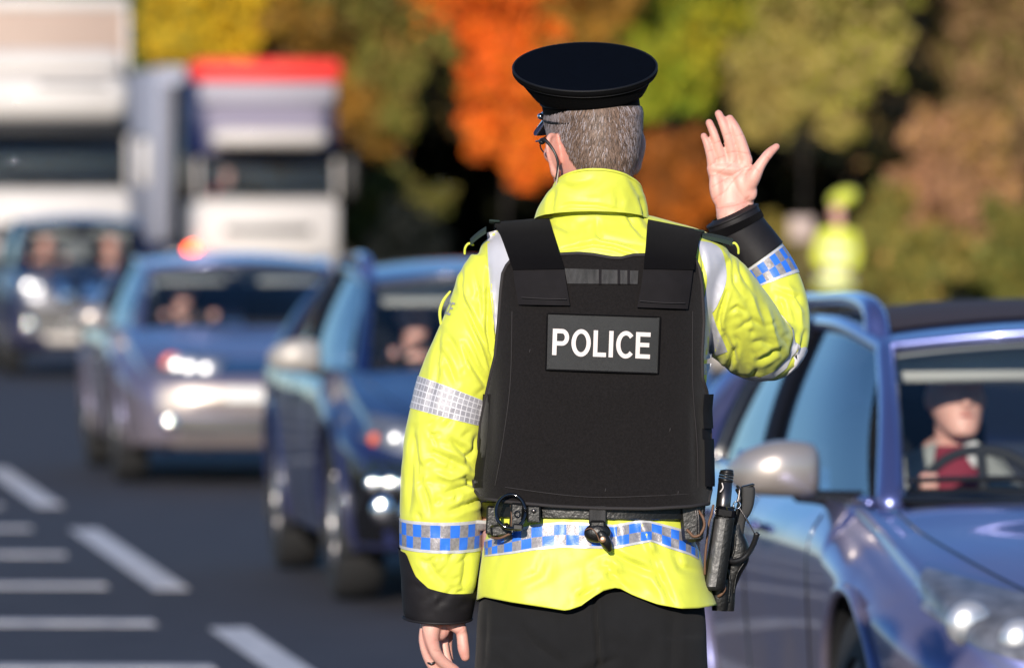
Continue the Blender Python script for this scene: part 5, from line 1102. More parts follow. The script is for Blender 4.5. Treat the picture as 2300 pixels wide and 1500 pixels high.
c1, f1 = make_car(dict(label='nearest blue car at the right edge with roof rails and a driver in flat cap', group=grp, u=16.4, v=3.9, L=4.46, paint=M['p1'], stations=LOW, G=GH, wf=.95, wb=3.62, rails=M['p1'], mirrormat=M['beige'], roof_panel=True,
   lamp=[(.56, .705), (1.36, .79), (1.28, .70), (.64, .58)], bulbs=[(.76, .65, .055), (.97, .685, .058)],
   front=[('grille', [(-.34, .66), (.34, .66), (.30, .56), (-.30, .56)], M['glossblack'], 0), ('lower_grille', [(-.45, .42), (.45, .42), (.42, .28), (-.42, .28)], M['glossblack'], 0), ('number_plate', [(-.26, .53), (.26, .53), (.26, .43), (-.26, .43)], M['plate'], .01)]))
SUV = [(a, zt * 1.03, zs * 1.03, ws, wm, zb + .04, cb) for a, zt, zs, ws, wm, zb, cb in LOW]
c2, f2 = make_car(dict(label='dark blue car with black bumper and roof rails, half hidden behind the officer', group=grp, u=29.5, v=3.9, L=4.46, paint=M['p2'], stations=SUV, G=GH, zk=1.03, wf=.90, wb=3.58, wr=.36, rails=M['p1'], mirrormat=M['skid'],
   lamp=[(.52, .72), (1.22, .78), (1.2, .68), (.56, .60)], bulbs=[(.72, .67, .075), (.86, .69, .05)], indicator=(1.04, .68, .028), fogs=[(.80, .40, .065), (.66, .39, .06), (.86, .50, .045), (.77, .50, .045), (.68, .50, .045), (.59, .50, .045)],
   front=[('bumper', [(-1.05, .60), (1.05, .60), (1.02, .26), (-1.02, .26)], M['glossblack'], .02), ('grille', [(-.36, .70), (.36, .70), (.32, .62), (-.32, .62)], M['chrome'], 0), ('skid_plate', [(-.55, .29), (.55, .29), (.5, .24), (-.5, .24)], M['skid'], .02), ('number_plate', [(-.26, .56), (.26, .56), (.26, .46), (-.26, .46)], M['plate'], .03)]))
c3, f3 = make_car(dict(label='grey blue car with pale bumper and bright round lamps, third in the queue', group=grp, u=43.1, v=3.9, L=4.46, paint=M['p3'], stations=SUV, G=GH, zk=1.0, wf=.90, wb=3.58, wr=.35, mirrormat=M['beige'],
   lamp=[(.42, .76), (.84, .80), (.86, .67), (.44, .64)], bulbs=[(.48, .70, .07), (.60, .705, .075), (.72, .72, .075)], indicator=(.80, .73, .06), fogs=[(.62, .38, .06)],
   front=[('grille', [(-.36, .76), (.36, .76), (.34, .66), (-.34, .66)], M['chrome'], 0), ('bumper', [(-.74, .60), (.74, .60), (.70, .44), (-.70, .44)], M['beige'], .02), ('lower_grille', [(-.60, .42), (.60, .42), (.56, .30), (-.56, .30)], M['greyplastic'], 0), ('lip', [(-.66, .28), (.66, .28), (.6, .23), (-.6, .23)], M['beige'], .01), ('number_plate', [(-.26, .58), (.26, .58), (.26, .47), (-.26, .47)], M['plate'], .03)]))
# pickup: high nose, chrome struts either side of the badge
PK = [(0, .80, .70, .62, .64, .40, 0), (.04, .92, .84, .72, .76, .32, 0), (.14, 1.00, .94, .76, .84, .30, 0), (.5, 1.06, 1.0, .79, .88, .30, 0), (1.0, 1.10, 1.06, .80, .89, .30, 0), (1.25, 1.11, 1.08, .80, .89, .30, 0), (1.45, 1.00, 1.09, .82, .89, .30, 1), (3.0, .98, 1.09, .83, .89, .30, 1), (3.6, 1.0, 1.09, .83, .89, .30, 1), (4.9, 1.0, 1.08, .82, .88, .32, 0), (5.1, .98, 1.0, .78, .84, .4, 0)]
GP = dict(A_base=(.70, 1.35, 1.09), A_top=(.62, 1.75, 1.53), cowl_c=(0, 1.15, 1.09), header_c=(0, 1.66, 1.57), R1=(.64, 2.3, 1.58), R2=(.63, 2.9, 1.57), R3=(.60, 3.2, 1.54), B1=(.78, 2.0, 1.09), B2=(.79, 2.8, 1.10), C_base=(.74, 3.4, 1.10))
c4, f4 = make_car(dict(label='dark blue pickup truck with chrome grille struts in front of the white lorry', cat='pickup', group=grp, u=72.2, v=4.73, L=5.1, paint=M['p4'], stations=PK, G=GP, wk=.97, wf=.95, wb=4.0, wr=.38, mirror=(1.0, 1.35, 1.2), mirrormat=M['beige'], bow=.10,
   lamp=[(.50, .98), (.82, 1.0), (.84, .80), (.56, .78)], bulbs=[(.68, .89, .10), (.58, .88, .07)], fogs=[(.64, .52, .07)],
   front=[('grille', [(-.44, .98), (.44, .98), (.38, .76), (-.38, .76)], M['glossblack'], 0), ('chrome_strut', [(-.46, .99), (-.32, .99), (-.14, .72), (-.26, .72)], M['chrome'], .03), ('chrome_strut', [(.32, .99), (.46, .99), (.26, .72), (.14, .72)], M['chrome'], .03), ('badge', [(-.09, .92), (.09, .92), (.09, .80), (-.09, .80)], M['chrome'], .03),
          ('bumper', [(-.72, .70), (.72, .70), (.70, .42), (-.70, .42)], M['greyplastic'], .02), ('number_plate', [(-.30, .64), (.30, .64), (.30, .50), (-.30, .50)], M['plate'], .03), ('sill_bar', [(-.5, .42), (.5, .42), (.45, .34), (-.45, .34)], M['skid'], .02)]))
c4.name = 'pickup_truck'
mk('load_bed', *box((0, -4.25, 1.05), (.80, .80, .10), None, .03), M['p4'], c4, world_space=False)
# small extras in the near car
mk('toll_tag', *box((.16, -2.08, 1.215), (.055, .006, .016), None, .003), M['blackpl'], c1, world_space=False); mk('tag_stem', *box((.145, -2.07, 1.19), (.012, .006, .018), None, .003), M['blackpl'], c1, world_space=False)
mk('parcel', *ellipsoid((.05, -1.5, .93), (.05, 0, 0), (0, .05, 0), (0, 0, .02)), M['visor'], c3, world_space=False)

# ---- lorries --------------------------------------------------------------------------------
def rbox(root, name, m, x0, x1, a0, a1, z0, z1, bev=.05, parent=None):
    return mk(name, *box(((x0 + x1) / 2, -(a0 + a1) / 2, (z0 + z1) / 2), ((x1 - x0) / 2, (a1 - a0) / 2, (z1 - z0) / 2), None, bev), m, parent or root, world_space=False, angle=50)
M['lwhite'] = mat('white_lorry_paint', (.60, .56, .53), rough=.55, coat=.15, var=.06, vscale=2); M['lbeige'] = mat('beige_box_body', (.42, .31, .25), rough=.6, var=.08, vscale=1)
M['lpink'] = mat('faded_pink_board', (.42, .32, .28), rough=.6); M['lred'] = mat('red_lorry_paint', (.90, .05, .04), rough=.6); M['lgrey'] = mat('lilac_grey_lorry_paint', (.22, .20, .27), rough=.75); M['lpale'] = mat('pale_grey_lorry_paint', (.36, .35, .41), rough=.75)
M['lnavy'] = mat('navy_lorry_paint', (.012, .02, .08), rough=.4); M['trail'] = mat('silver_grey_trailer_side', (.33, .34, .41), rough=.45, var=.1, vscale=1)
def wheels(root, spots, wr=.5):
    for a in spots:
        for s_ in (-1, 1):
            A_ = np.linspace(0, PI2, 32, endpoint=False); V = np.concatenate([np.column_stack([np.full(32, s_ * x), -a + r_ * np.cos(A_), wr + r_ * np.sin(A_)]) for x, r_ in ((.92, .1), (.92, wr * .95), (.96, wr), (1.18, wr), (1.22, wr * .95), (1.22, wr * .6), (1.15, wr * .55), (1.15, .02))])
            mk('wheel', V, gridfaces(8, 32, True, flip=s_ > 0), M['rubber'], root, world_space=False, angle=40)
def lorry_common(t, m_face, wz0, wz1, W=1.22, mir='lwhite'):
    rbox(t, 'cab', m_face, -W, W, .05, 2.1, .55, wz0, .10); 
    for x0, x1 in ((-W, -W + .07), (W - .07, W)): rbox(t, 'cab_pillar', m_face, x0, x1, .10, .32, wz0, wz1, .04)
    rbox(t, 'cab_back', M['dash'], -W, W, .9, 2.1, wz0, wz1, .05); ws_ = rbox(t, 'windscreen', M['glass'], -W + .12, W - .12, .12, .15, wz0 + .02, wz1 - .02, .01)
    rbox(t, 'steering_wheel', M['dash'], .35, .85, .35, .42, wz0 - .02, wz0 + .22, .03); rbox(t, 'dashboard', M['greyplastic'], -W + .14, W - .14, .2, .6, wz0 - .05, wz0 + .06, .03)
    for s_ in (-1, 1): 
        mo = rbox(t, 'door_mirror', M[mir], s_ * (W + .20) - .08, s_ * (W + .20) + .08, .10, .22, wz0 + .05, wz0 + .72, .05); rbox(t, 'mirror_arm', M['blackpl'], min(s_ * W, s_ * (W + .2)), max(s_ * W, s_ * (W + .2)), .14, .18, wz0 + .70, wz0 + .74, .01, mo)
        hl = rbox(t, 'headlight', M['inner'], s_ * .95 - .20, s_ * .95 + .20, .0, .10, .72, .95, .03); mk('reflector', *ellipsoid((s_ * .95, .0, .83), (.10, 0, 0), (0, .03, 0), (0, 0, .09)), M['chrome'], hl, world_space=False)
        for x in (-.5, .0): mk('wiper', *tube([(x + .1, -.10, wz0 + .03), (x + .55, -.10, wz0 + .10)], .012, 6), M['blackpl'], t, world_space=False)
t1 = thing('lorry', 'big white lorry with a tall beige box body, at the top left', 'lorry', tuple(lane(101, 5.96)), math.pi + LA - R(2), grp)
lorry_common(t1, M['lwhite'], 2.0, 2.78); rbox(t1, 'sun_shield', M['dash'], -1.2, 1.2, .0, .35, 2.74, 2.98, .05); rbox(t1, 'high_roof', M['lwhite'], -1.18, 1.20, .12, 2.0, 2.96, 3.62, .14); rbox(t1, 'roof_fairing', M['lwhite'], -1.15, 1.17, .35, 2.0, 3.60, 3.98, .14)
rbox(t1, 'roof_slot', M['greyplastic'], -.9, .1, .10, .2, 3.44, 3.50, .02); rbox(t1, 'box_body', M['lbeige'], -1.26, 1.26, 2.5, 6.6, 1.1, 4.76, .04); rbox(t1, 'body_top_rail', M['lwhite'], -1.27, 1.27, 2.47, 6.6, 4.60, 4.80, .03)
for s_ in (-1, 1): rbox(t1, 'corner_post', M['lwhite'], min(s_ * 1.20, s_ * 1.28), max(s_ * 1.20, s_ * 1.28), 2.46, 2.56, 1.1, 4.6, .02)
rbox(t1, 'grille', M['greyplastic'], -.8, .8, .03, .1, 1.25, 1.50, .02); rbox(t1, 'bumper', M['lwhite'], -1.24, 1.24, -.02, .3, .45, .70, .06); wheels(t1, (1.3, 5.4))
t2 = thing('lorry', 'articulated lorry with red roof strip and lilac grey wind deflector, beside the white lorry', 'lorry', tuple(lane(120.5, 10.9)), math.pi + LA + R(1.5), grp)
lorry_common(t2, M['lwhite'], 1.90, 2.58, mir='greyplastic'); rbox(t2, 'red_roof_strip', M['lred'], -1.25, 1.25, -.05, 1.6, 3.88, 4.26, .08)
V, Fc = loft([(0, -.55, 2.70, 1.00, 0, 0, 0, .42, 0, 5), (0, -.55, 3.0, 1.03, 0, 0, 0, .42, 0, 5), (0, -.58, 3.5, 1.10, 0, 0, 0, .45, 0, 5), (0, -.62, 3.92, 1.18, 0, 0, 0, .48, 0, 5)], 4, 40); mk('wind_deflector', V, Fc, M['lgrey'], t2, world_space=False, angle=50)
rbox(t2, 'deflector_band', M['lpale'], -1.16, 1.16, .05, .5, 3.52, 3.88, .05); rbox(t2, 'white_sun_shield', M['lwhite'], -.98, .98, -.30, .3, 2.78, 3.08, .10); rbox(t2, 'cab_navy_side', M['lnavy'], -1.24, 1.24, .5, 2.1, 2.62, 3.9, .06)  # navy box behind the deflector, spanning the cab
rbox(t2, 'trailer', M['trail'], -1.27, 1.27, 6.6, 18.5, 1.1, 4.28, .10); rbox(t2, 'dark_gap_block', M['glossblack'], -1.18, 1.20, 2.12, 6.3, .6, 3.95, .05); rbox(t2, 'grille', M['greyplastic'], -.75, .75, .03, .1, 1.30, 1.44, .02); rbox(t2, 'bumper', M['skid'], -1.24, 1.24, -.03, .3, .5, .95, .08); wheels(t2, (1.3, 4.6, 11.5, 12.8)); rbox(t2, 'side_skirt', M['lnavy'], -1.2, 1.2, 3.0, 15, .45, 1.1, .05)  # black box behind the cab is added, painting in the dark gap before the trailer

m_, n_, l_, p_ = nodes('lit_amber_indicator'); p_.inputs['Base Color'].default_value = (.9, .15, .01, 1); p_.inputs['Emission Color'].default_value = (1, .075, .004, 1); p_.inputs['Emission Strength'].default_value = 16
mk('indicator', *ellipsoid((1.31, .06, 1.02), (.09, 0, 0), (0, .05, 0), (0, 0, .09), 18, 10), m_, t2, world_space=False)

# ---------------------------------------------------------------- people in the vehicles and the far officer
def cloth(name, col, **k): return mat(name, col, rough=.85, bump=.3, bscale=200, var=.1, vscale=20, **k)
C_ = dict(greyc=cloth('grey_coat_cloth', (.26, .27, .26)), burg=cloth('burgundy_jumper', (.20, .015, .035)), shirt=cloth('white_shirt', (.65, .65, .66)), navy=cloth('navy_cap_cloth', (.008, .012, .04)), dark=cloth('dark_coat', (.015, .018, .03)), brown=cloth('dark_brown_hair', (.03, .02, .015)), red=cloth('red_jacket', (.45, .02, .04)))
def sitter(car, x, a, z, label, coat, hat=None, hairm=None, look=0.0, tip=0.0, hands=True, cat='driver', wheel=(0, 0, 0), collar=None, jumper=None):
    """a seated person; head centre at local (x, -a, z) of the car, built in the car's frame turned to world"""
    Mw = Matrix.Translation(car.location) @ Matrix.Rotation(car.rotation_euler.z, 4, 'Z'); base = Mw @ Vector((x, -a, 0))
    t = thing('person', label, cat, tuple(base), car.rotation_euler.z); hq = np.array((0, 0, z)); Rh = np.array(Matrix.Rotation(look, 3, 'Z') @ Matrix.Rotation(tip, 3, 'X'))
    def L_(v): return hq + Rh @ np.array(v, float)
    s_ = []
    for zz_, a_, l_, f_ in []: pass
    rw = []
    for u_, a_, l_, f_ in [(-.118, .030, .035, .060), (-.10, .046, .056, .045), (-.07, .060, .078, .02), (-.03, .069, .090, .005), (.02, .074, .095, 0), (.06, .074, .094, 0), (.095, .056, .072, 0), (.112, .024, .034, 0)]:
        c = L_((0, f_, u_)); rw.append((*c, *(Rh @ np.array((a_, 0, 0))), *(Rh @ np.array((0, l_, 0))), 2.1))
    s_.append(loft(rw, 3, 24)); s_.append(tube([L_((0, -.02, -.04)), hq + (0, -.05, -.15), hq + (0, -.07, -.21)], [.05, .052, .07], 16))
    s_.append(tube([L_((0, .085, .01)), L_((0, .108, -.03))], [.010, .015], 10)); s_.append(ellipsoid(L_((0, .082, -.098)), (.024, 0, 0), (0, .02, 0), (0, 0, .018), 12, 8)); s_.append(ellipsoid(L_((0, .088, -.062)), (.024, 0, 0), (0, .012, 0), (0, 0, .008), 12, 8))
    for k in (-1, 1): s_.append(ellipsoid(L_((k * .078, -.005, -.01)), Rh @ (.010, 0, 0), Rh @ (0, .018, 0), Rh @ (0, 0, .032), 12, 8)); s_.append(ellipsoid(L_((k * .036, .078, .022)), (.022, 0, 0), (0, .012, 0), (0, 0, .008), 12, 8))
    sh = hq + (0, -.09, -.215); s_.append(tube([sh, sh + (0, -.02, -.30), sh + (0, .0, -.48)], [.11, .12, .13], 20))
    arms = []
    for k in (-1, 1):
        hnd = np.array(wheel) if hands else sh + (k * .2, .35, -.3); hnd = hnd + (k * .16, 0, .02)
        el = sh + (k * .26, .10, -.26); arms.append((sh + (k * .17, 0, -.02), el, hnd)); s_.append(tube([sh + (k * .16, 0, -.02), el, hnd], [.045, .036, .026], 14)); s_.append(ellipsoid(hnd + (0, .02, .01), (.028, 0, 0), (0, .045, 0), (0, 0, .035), 14, 8))
        for j in range(4): f0 = hnd + (-k * .015 + k * .012 * j, .04, .03); s_.append(tube([f0, f0 + (0, .03, .01), f0 + (0, .04, -.02)], .009, 8))
        s_.append(tube([sh + (k * .10, .02, -.48), sh + (k * .13, .45, -.46)], [.09, .07], 16)); s_.append(tube([sh + (k * .13, .45, -.46), sh + (k * .13, .56, -.78)], [.065, .045], 16))
    V, N, Fc = remesh(s_, .009, 2); bo = mk('body', V, Fc, M['skin'], t, world_space=False); bo.data.attributes.new('crease', 'FLOAT', 'POINT')
    cl = [loft([(*(sh + (0, 0, .045)), .075, 0, 0, 0, .075, 0, 2), (*(sh + (0, -.0, .015)), .15, 0, 0, 0, .10, 0, 2.2), (*(sh + (0, -.01, -.05)), .215, 0, 0, 0, .125, 0, 2.4), (*(sh + (0, -.02, -.25)), .205, 0, 0, 0, .14, 0, 2.4), (*(sh + (0, 0, -.50)), .19, 0, 0, 0, .16, 0, 2.4)], 3, 32)]
    for A_ in arms: cl.append(tube([A_[0], A_[1], A_[1] * .15 + A_[2] * .85], [.075, .062, .045], 16))
    V, N, Fc = remesh(cl, .011, 2); mk('coat', V, Fc, coat, t, world_space=False)
    mk('lips', *ellipsoid(L_((0, .097, -.062)), Rh @ (.022, 0, 0), Rh @ (0, .006, 0), Rh @ (0, 0, .006), 12, 6), M['lips'], bo, world_space=False)
    if jumper:
        V, Fc = loft([(*(sh + (0, .035, .07)), .062, 0, 0, 0, .060, .01, 2), (*(sh + (0, .045, .03)), .085, 0, 0, 0, .088, 0, 2), (*(sh + (0, .05, -.05)), .10, 0, 0, 0, .10, 0, 2)], 3, 24); mk('jumper', V, Fc, jumper, t, world_space=False)
        mk('shirt_collar', *box(sh + (-.045, .12, .055), (.020, .01, .035), axes((.35, .2, 1)), .005), C_['shirt'], t, world_space=False)
    if collar:
        for k in (-1, 1):
            V = np.array([sh + (k * .055, .10, .09), sh + (k * .13, .05, .055), sh + (k * .20, .11, -.06), sh + (k * .09, .16, -.10)]); V2 = V - (0, .02, .01); mk('coat_collar', np.concatenate([V, V2]), [(0, 1, 2, 3), (7, 6, 5, 4), (0, 4, 5, 1), (1, 5, 6, 2), (2, 6, 7, 3), (3, 7, 4, 0)], collar, t, world_space=False, smooth=False)
    if hat:
        mb = MB(); mb.add(*ellipsoid(L_((0, .005, .075)), Rh @ (.090, 0, 0), Rh @ (0, .115, 0), Rh @ (0, 0, .050), 24, 12)); mb.add(*ellipsoid(L_((0, .10, .052)), Rh @ (.075, 0, 0), Rh @ (0, .055, -.012), Rh @ (0, 0, .008), 20, 8)); mb.build('flat_cap', hat, t, world_space=False)
    if hairm: mk('hair', *ellipsoid(L_((0, -.018, .03)), Rh @ (.082, 0, 0), Rh @ (0, .098, 0), Rh @ (0, 0, .092), 24, 12), hairm, t, world_space=False)
    return t
sitter(c1, .31, 2.62, 1.158, 'driver in navy flat cap, grey collar and burgundy jumper in the nearest blue car', C_['dark'], hat=C_['navy'], look=.10, tip=.10, collar=C_['greyc'], jumper=C_['burg'], wheel=(0, .42, .90))
sitter(c2, .31, 2.8, 1.19, 'driver of the dark blue car with black bumper, hands on the wheel', C_['dark'], hairm=C_['brown'], wheel=(0, .45, .98))
sitter(c3, .31, 2.75, 1.17, 'driver of the grey blue car with the pale bumper', C_['dark'], hairm=C_['brown'], wheel=(0, .42, .96))
sitter(c4, .34, 2.1, 1.36, 'driver of the dark blue pickup truck', C_['dark'], hairm=C_['brown'], wheel=(0, .42, 1.14))
sitter(c4, -.34, 2.1, 1.34, 'passenger of the dark blue pickup truck', C_['dark'], hairm=C_['brown'], cat='passenger', hands=False)
sitter(t2, .62, .75, 2.28, 'driver in a red jacket in the lorry with the red roof strip', C_['red'], hairm=C_['brown'], wheel=(0, .30, 2.0))
# far officer on the verge
FD = 58.0 * DS; fz = P(1885, 800, FD); fo = thing('person', 'distant officer in fluorescent yellow jacket and yellow cap cover, standing beyond the nearest blue car', 'police officer', (fz.x, FD, .02))
zo = lambda x, y, z: (x, y, z)
b_ = [loft([(-.02, 0, 1.52, .045, 0, 0, 0, .05, 0, 2), (-.03, .0, 1.60, .072, 0, 0, 0, .085, 0, 2), (-.03, 0, 1.68, .075, 0, 0, 0, .092, 0, 2), (-.02, 0, 1.76, .04, 0, 0, 0, .05, 0, 2)], 3, 20), tube([(0, 0, 1.40), (-.01, 0, 1.56)], .055, 14), tube([(0, 0, .85), (0, 0, 1.36)], [.10, .10], 20), ellipsoid((-.10, -.02, 1.62), (.025, 0, 0), (0, .02, 0), (0, 0, .02), 10, 8)]
for k in (-1, 1):
    b_.append(tube([(k * .09, 0, .9), (k * .10, .01, .48), (k * .11, 0, .08)], [.09, .065, .045], 16)); b_.append(tube([(k * .11, 0, .07), (k * .12, .14 * (1 if k > 0 else .9), .05)], .045, 10)); b_.append(tube([(k * .17, 0, 1.38), (k * .22, .02, 1.10), (k * .13, -.16, .98)], [.05, .042, .03], 14)); b_.append(ellipsoid((k * .10, -.20, .98), (.04, 0, 0), (0, .05, 0), (0, 0, .035), 12, 8))
V, N, Fc = remesh(b_, .012, 2); bo = mk('body', V, Fc, M['skin'], fo, world_space=False); bo.data.attributes.new('crease', 'FLOAT', 'POINT')
j_ = [loft([(0, 0, 1.47, .08, 0, 0, 0, .08, 0, 2), (0, 0, 1.40, .18, 0, 0, 0, .13, 0, 2.2), (0, 0, 1.15, .185, 0, 0, 0, .14, 0, 2.4), (0, 0, .98, .165, 0, 0, 0, .13, 0, 2.4), (0, 0, .80, .24, 0, 0, 0, .16, 0, 2.4), (0, 0, .74, .25, 0, 0, 0, .17, 0, 2.4)], 3, 32)]
for k in (-1, 1): j_.append(tube([(k * .16, 0, 1.38), (k * .225, .02, 1.10), (k * .15, -.14, .99)], [.075, .065, .05], 14))
V, N, Fc = remesh(j_, .012, 2); fj = mk('jacket', V, Fc, M['yellow'], fo, world_space=False)
for z0, wdt in ((1.22, .190), (1.06, .178), (.86, .232)): mk('reflective_band', *zloft([(0, 0, z0 - .03, wdt, .147 + (wdt - .18) * .5, 2.4), (0, 0, z0 + .03, wdt, .147 + (wdt - .18) * .5, 2.4)], 1, 40, False), M['silverp'], fj, world_space=False)
mk('cap_cover', *ellipsoid((.03, 0, 1.82), (.165, 0, .07), (0, .15, 0), (-.04, 0, .095), 24, 12), M['yellow'], fo, world_space=False)
mk('cap_peak', *ellipsoid((-.11, 0, 1.74), (.05, 0, -.02), (0, .07, 0), (0, 0, .01), 14, 8), M['patent'], fo, world_space=False)
tr_ = [tube([(k * .09, 0, .92), (k * .10, .01, .48), (k * .11, 0, .10)], [.115, .085, .075], 18) for k in (-1, 1)]; V, N, Fc = remesh(tr_, .014, 2); mk('trousers', V, Fc, M['trouser'], fo, world_space=False)
for k in (-1, 1): mk('shoe', *loft([(k * .11, -.06, .05, .04, 0, 0, 0, 0, .04, 2.4), (k * .11, .06, .05, .05, 0, 0, 0, 0, .05, 2.6), (k * .115, .22, .035, .03, 0, 0, 0, 0, .03, 2.4)], 4, 18), M['leather'], fo, world_space=False)
fo.rotation_euler = (0, .07, 0); fo.location.x -= .11
sg = P(1800, 515, 60 * DS); sb = thing('sign', 'small pale roadside sign in front of the dark trees, left of the distant officer', 'sign', (sg.x, 60 * DS, 0))
mk('post', *tube([(0, 0, 0), (0, 0, sg.z + .1)], .028, 12), M['steel'], sb, world_space=False); mk('board', *box((0, -.04, sg.z), (.15, .006, .15), None, .004), M['lpink'], sb, world_space=False)

# ---------------------------------------------------------------- trees and bushes
def leaves(blobs, n, pal, size, seed, name, parent=None, kind=None, bright=1.0):
    """leaf-sized faces scattered through ellipsoids; blobs: (centre xyz, radii xyz) in world"""
    r = np.random.default_rng(seed); vol = np.array([b_[1][0] * b_[1][2] for b_ in blobs]); cnt = (vol / vol.sum() * n).astype(int); Pn, Nn = [], []
    for (c, rad), k in zip(blobs, cnt):
        m_ = max(10, int(k / 40)); cd = r.normal(size=(m_, 3)); cd /= np.linalg.norm(cd, axis=1)[:, None]; cc = cd * (r.uniform(.35, 1.0, m_) ** .5)[:, None]   # twigs carrying clumps of leaves
        w_ = cc[r.integers(0, m_, k)] + r.normal(0, .17, (k, 3)); Pn.append(np.array(c) + w_ * np.array(rad))
    Pn = np.concatenate(Pn); Pn[:, 2] = np.maximum(Pn[:, 2], .03); k = len(Pn)
    nv_ = r.normal(size=(k, 3)); nv_[:, 1] -= 1.3; nv_[:, 2] += .4; nv_ /= np.linalg.norm(nv_, axis=1)[:, None]; t_ = np.cross(nv_, r.normal(size=(k, 3))); t_ /= np.linalg.norm(t_, axis=1)[:, None]; b2 = np.cross(nv_, t_)
    sz = size * r.uniform(.6, 1.35, k)[:, None]; V = np.stack([Pn - t_ * sz, Pn - b2 * sz * .5, Pn + t_ * sz, Pn + b2 * sz * .5], 1).reshape(-1, 3)
    if parent is not None: V = V - np.array(origin_of(parent))
    me = bpy.data.meshes.new(name); me.vertices.add(4 * k); me.vertices.foreach_set('co', V.ravel()); me.loops.add(4 * k); me.loops.foreach_set('vertex_index', np.arange(4 * k)); me.polygons.add(k); me.polygons.foreach_set('loop_start', np.arange(k) * 4); me.polygons.foreach_set('loop_total', np.full(k, 4)); me.materials.append(M['leaf']); me.update(); me.validate()
    pal = np.array(pal); zone = softnoise(Pn, 1.6, seed + 3, 2) + r.normal(0, .45, k); idx = np.clip(((zone + 1.0) / 2.0 * len(pal)).astype(int), 0, len(pal) - 1)
    zb = np.clip(1 + .32 * softnoise(Pn, 5.0, seed + 9, 2), .45, 1.6); c = np.minimum(pal[idx] * (r.uniform(.65, 1.35, k) * zb)[:, None] * bright, .9); c4 = np.column_stack([c, np.ones(k)]); a_ = me.attributes.new('tint', 'FLOAT_COLOR', 'POINT'); a_.data.foreach_set('color', np.repeat(c4, 4, 0).astype(np.float32).ravel())
    o = link(name, me, parent)
    if kind: o['kind'] = kind
    return o
def tree(px0, D, blobs, pal, label, n=7000, name='tree', size=.085, seed=1, cat='tree', base=None, dens=1.0):
    D = D * DS; k = D / F_PX; W_ = []
    for x, y, rx_, ry_ in blobs:
        c = P(x, y, D); dep = (rx_ + ry_) / 2 * k * .8; W_.append(((c.x, D + random.uniform(-.3, .3), c.z), (rx_ * k * 1.22, dep, ry_ * k * 1.22)))
    xb = P(px0, 500, D).x; t = thing(name, label, cat, (xb, D, 0)); top = max(w_[0][2] for w_ in W_); tx = sum(w_[0][0] for w_ in W_) / len(W_)
    W2 = []
    for c_, r_ in W_:                                    # each limb carries several uneven tufts
        W2.append((c_, tuple(x * .62 for x in r_)))
        for j in range(9):
            dv = np.array([random.gauss(0, 1) for _ in range(3)]); dv /= np.linalg.norm(dv); q_ = random.uniform(.55, .95); s2 = random.uniform(.22, .50)
            W2.append((tuple(np.array(c_) + dv * np.array(r_) * q_), tuple(x * s2 * random.uniform(.8, 1.3) for x in r_)))
    if cat == 'tree':                                   # the crown goes on above the picture
        for j in range(4): W2.append(((tx + random.uniform(-1, 1) * .9, D + random.uniform(-.6, .6), top + .9 + j * .8), (1.25 - .12 * j, 1.2, .95)))
    tk = MB(); tr0 = .038 if cat == 'tree' else .05
    hgt = (top + 2.5) if cat == 'tree' else top * .7
    tk.add(*tube([(xb, D, -.05), (xb + .05, D, hgt * .35), (xb * .6 + tx * .4, D, hgt * .7), (tx, D, hgt)], [tr0, tr0 * .8, tr0 * .5, tr0 * .2], 10, 4))
    for w_ in W_: z0 = max(.3, w_[0][2] - w_[1][2] * 1.2 - .3); tk.add(*tube([(xb + (tx - xb) * min(1, z0 / hgt), D, z0), ((xb + w_[0][0]) / 2, w_[0][1], (z0 + w_[0][2]) / 2), w_[0]], [tr0 * .4, tr0 * .28, tr0 * .1], 7, 3))
    tk.build('trunk' if cat == 'tree' else 'stem', M['bark'], t); leaves(W2, int(n * (1.5 if cat == 'tree' else 1)), pal, size, seed, 'crown' if cat == 'tree' else 'foliage', t, bright=1.25); return t
tree(310, 96, [(300, 50, 60, 110), (330, 150, 55, 60), (340, 40, 50, 90)], [(.07, .09, .012), (.12, .13, .02), (.05, .06, .01)], 'olive green tree rising between the two lorries', 5000, seed=11)
tree(480, 95, [(460, 60, 105, 100), (560, 20, 85, 85), (420, 110, 60, 50), (540, 110, 70, 50)], [(.60, .36, .012), (.50, .30, .01), (.28, .22, .02)], 'golden yellow tree above the lorry with the red roof strip', 9000, seed=12)
tree(690, 96, [(660, 60, 100, 110), (760, 40, 110, 90), (660, 170, 90, 70), (700, 250, 80, 60), (850, 30, 70, 60)], [(.20, .10, .055), (.15, .11, .04), (.26, .13, .07)], 'brown and mauve tree right of the golden yellow tree', 9000, seed=13)
tree(790, 95, [(780, 210, 75, 90), (850, 290, 55, 70), (800, 130, 60, 60), (840, 210, 50, 60)], [(.24, .12, .02), (.16, .10, .02), (.32, .15, .02)], 'rusty brown tree right of the red roof strip', 6000, seed=14)
tree(900, 93, [(880, 90, 75, 90), (930, 140, 50, 70), (840, 140, 40, 60), (960, 50, 70, 70), (900, 240, 45, 60)], [(.10, .10, .02), (.15, .14, .025), (.20, .12, .03)], 'dull olive tree left of the orange red tree', 6000, seed=15)
tree(1130, 78, [(1130, 50, 100, 100), (1150, 160, 100, 90), (1150, 280, 85, 90), (1080, 60, 50, 70), (1190, 350, 60, 60), (1090, 230, 50, 60)], [(.80, .12, .008), (.62, .10, .008), (.42, .10, .012), (.85, .17, .01)], 'bright orange red tree to the left of the officer\'s cap', 15000, seed=16)
tree(1320, 90, [(1330, 10, 120, 60), (1260, 60, 70, 60), (1400, 60, 60, 60)], [(.30, .13, .02), (.20, .12, .02), (.36, .17, .02)], 'orange brown tree above the officer\'s cap', 7000, seed=17)
